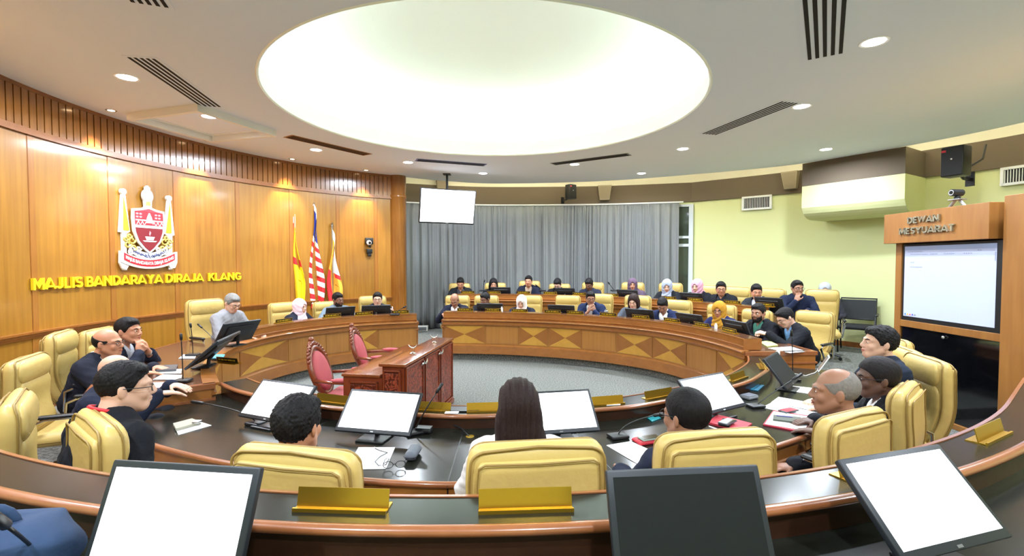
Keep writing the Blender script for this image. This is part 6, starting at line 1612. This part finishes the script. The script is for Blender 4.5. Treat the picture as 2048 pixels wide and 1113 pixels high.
far_p(ROW2, O2, 1115, 569, 'man with glasses bowing, below the dark gap of the curtain', hp=35, lean=16, sk='light', hair='short', tc=BK, inner=(60, 60, 66), glasses=True, **R2)
far_p(ROW2, O2, 1178, 569, 'man in dark blue shirt bowing in the rearmost row', hp=30, lean=16, sk='dark', hair='short', top='blouse', tc=(40, 44, 62), **R2)
far_p(ROW2, O2, 1265, 570, 'woman in dark purple hijab in the rearmost row', hp=5, hy=25, sk='mid', hair='hijab', hc=(98, 78, 98), top='robe', tc=(84, 70, 88), **R2)
far_p(ROW2, O2, 1334, 573, 'woman in pale grey hijab and black jacket in the rearmost row', hp=15, hy=25, sk='light', hair='hijab', hc=(160, 168, 188), tc=BK, **R2)
far_p(ROW2, O2, 1394, 573, 'woman in dusty pink hijab and black dress in the rearmost row', hp=10, hy=5, sk='light', hair='hijab', hc=(214, 160, 182), top='robe', tc=BK, **R2)
far_p(ROW2, O2, 1442, 578, 'man with glasses in black jacket looking left in front of the yellow wall', hp=8, hy=35, sk='mid', hair='short', tc=BK, inner=(40, 42, 50), glasses=True, **R2)
far_p(ROW2, O2, 1513, 584, 'man with short hair, black jacket and lapel pin turned left at the rear', hp=12, hy=40, sk='mid', hair='short', tc=(40, 44, 50), inner=(180, 180, 190), extra=pin(), **R2)
person('man in navy sweater with hand at his chin, sitting high at the rear right', at(1595, 577, 8.0), 150, fz=.15, hp=2, hy=25, lean=8, sk='tan', hair='short', top='blouse', tc=(26, 34, 58), glasses=True, arms=('desk', 'chin'), table=.98, extra=watch(1), h=.010)
person('person in pale grey headscarf, only the crown showing above the rear right armchair', at(1650, 580, 9.2), 150, fz=.12, hp=10, sk='light', hair='hijab', hc=(176, 180, 190), top='robe', tc=(60, 60, 70), h=.013, arms=('lap', 'lap'))
# left desk
person('grey-haired man with glasses in short-sleeved grey shirt looking down at the left desk', at(465, 607, 6.75), -105, hp=25, hy=-8, lean=14, sk='light', hair='short', hc=(128, 126, 124), top='short', tc=(142, 142, 148), glasses=True, table=.74, h=.009)
LP_ = LEFT[40:]
X, Y, yw = far_yaw(LP_, .95, 598); person('woman in pale pink hijab and navy jacket at the left desk, face turned right', at(600, 614, Y), yw+25, hp=6, hy=0, lean=6, sk='light', hair='hijab', hc=(236, 206, 216), tc=(30, 34, 48), table=.74)
X, Y, yw = far_yaw(LP_, .90, 676); person('man with moustache in blue-grey shirt at the left desk', at(676, 600, Y), yw+5, hp=8, hy=15, lean=6, sk='dark', hair='short', top='blouse', tc=(112, 128, 142), beard=True, table=.74, arms=('out', 'out'))
def phone_in(i):
    def f(body, hf, tf, A):
        sg, sh, el, wr, dr, pn, kind = A[i]; q = wr+dr*.11+pn*.03; R = Matrix([list(r) for r in np.stack([np.cross(dr, pn), pn, dr], 1)])
        t = thing('phone', 'white phone held up by the man at the right end of the left desk', 'phone', body.matrix_basis @ Vector(q), 0, 'phones'); RR = body.matrix_basis.to_3x3() @ R
        m = MB(); m.box((0, 0, 0), (.075, .009, .155), WHITE, R=RR, bev=.004); m.build('body', t); m = MB(); m.box(RR @ Vector((0, -.006, 0)), (.068, .001, .145), BLACKG, R=RR); m.build('screen', t)
    return f
X, Y, yw = far_yaw(LP_, .90, 753); person('man with glasses in dark suit and red shirt holding up a white phone', at(755, 599, Y), yw, hp=4, hy=-8, lean=8, sk='light', hair='short', tc=(38, 40, 54), inner=(150, 30, 50), glasses=True, table=.74, arms=('raise', 'desk'), extra=phone_in(0))
# left foreground
person('man in dark jacket with clasped hands before his mouth at the left', at(258, 662, 4.9), -82, hp=0, hy=-6, lean=14, sk='mid', hair='short', tc=(34, 38, 52), inner=(200, 205, 215), table=.74, arms=('mouth', 'mouth'), h=.008, hs=1.12, extra=watch(0))
person('bald-topped man with glasses in navy suit leaning on the left raised desk', at(217, 687, 4.4), -75, hp=0, hy=-6, lean=18, sk='mid', hair='bald', tc=(29, 32, 45), glasses=True, table=.74, h=.008, hs=1.1)
person('shiny bald man in navy suit mostly hidden behind the man with red lanyard', at(236, 745, 3.7), -72, hp=2, lean=16, sk='light', hair='none', tc=(31, 36, 54), table=.74, h=.008, hs=1.12)
person('black haired man with glasses, black jacket and red lanyard, seen from behind at left', at(254, 775, 2.42), -30, fz=0, hp=2, hy=-24, lean=10, s=1.28, sk='light', hair='short', top='robe', tc=(22, 24, 30), glasses=True, table=.60, h=.006, hs=1.08, lanyard=True, arms=('lap', 'hang'))
# centre foreground
person('man with spiky black hair seen from behind in the foreground armchair', at(597, 852, 2.12), -10, fz=0, hp=4, lean=4, sk='mid', hair='spiky', tc=(26, 30, 40), table=.60, h=.006, hs=1.1, arms=('desk', 'hang'))
person('woman with long straight brown hair in white blouse seen from behind', at(1036, 815, 2.35), 4, fz=0, hp=2, lean=4, sk='light', hair='long', hc=(40, 26, 24), top='blouse', tc=(236, 232, 232), table=.60, h=.006, s=1.0, hs=1.1)
person('man with smooth black hair and glasses in navy jacket seen from behind', at(1370, 832, 2.32), 18, fz=0, hp=4, hy=14, lean=6, sk='tan', hair='cap', hc=(20, 18, 20), tc=(36, 42, 62), glasses=True, table=.60, h=.006, hs=1.08)
# right foreground
person('balding man with grey hair in black suit and pale pink collar at the right', at(1668, 784, 2.75), 58, fz=0, hp=0, hy=8, lean=6, sk='tan', hair='thin', hc=(128, 122, 118), tc=(34, 36, 42), inner=(206, 184, 196), table=.60, h=.006, hs=1.12, arms=('lap', 'lap'))
person('dark-skinned man with glasses, black suit and white collar at the right', at(1752, 757, 3.2), 66, fz=0, hp=2, hy=6, lean=6, sk='deep', hair='cap', hc=(30, 26, 28), tc=(30, 32, 38), glasses=True, table=.60, h=.007, hs=1.14)
person('young man with black hair in navy jacket looking up left at the right', at(1757, 687, 3.75), 72, fz=0, hp=-6, hy=6, lean=6, sk='light', hair='spiky', tc=(34, 42, 58), inner=(150, 160, 180), table=.60, h=.007, hs=1.1)
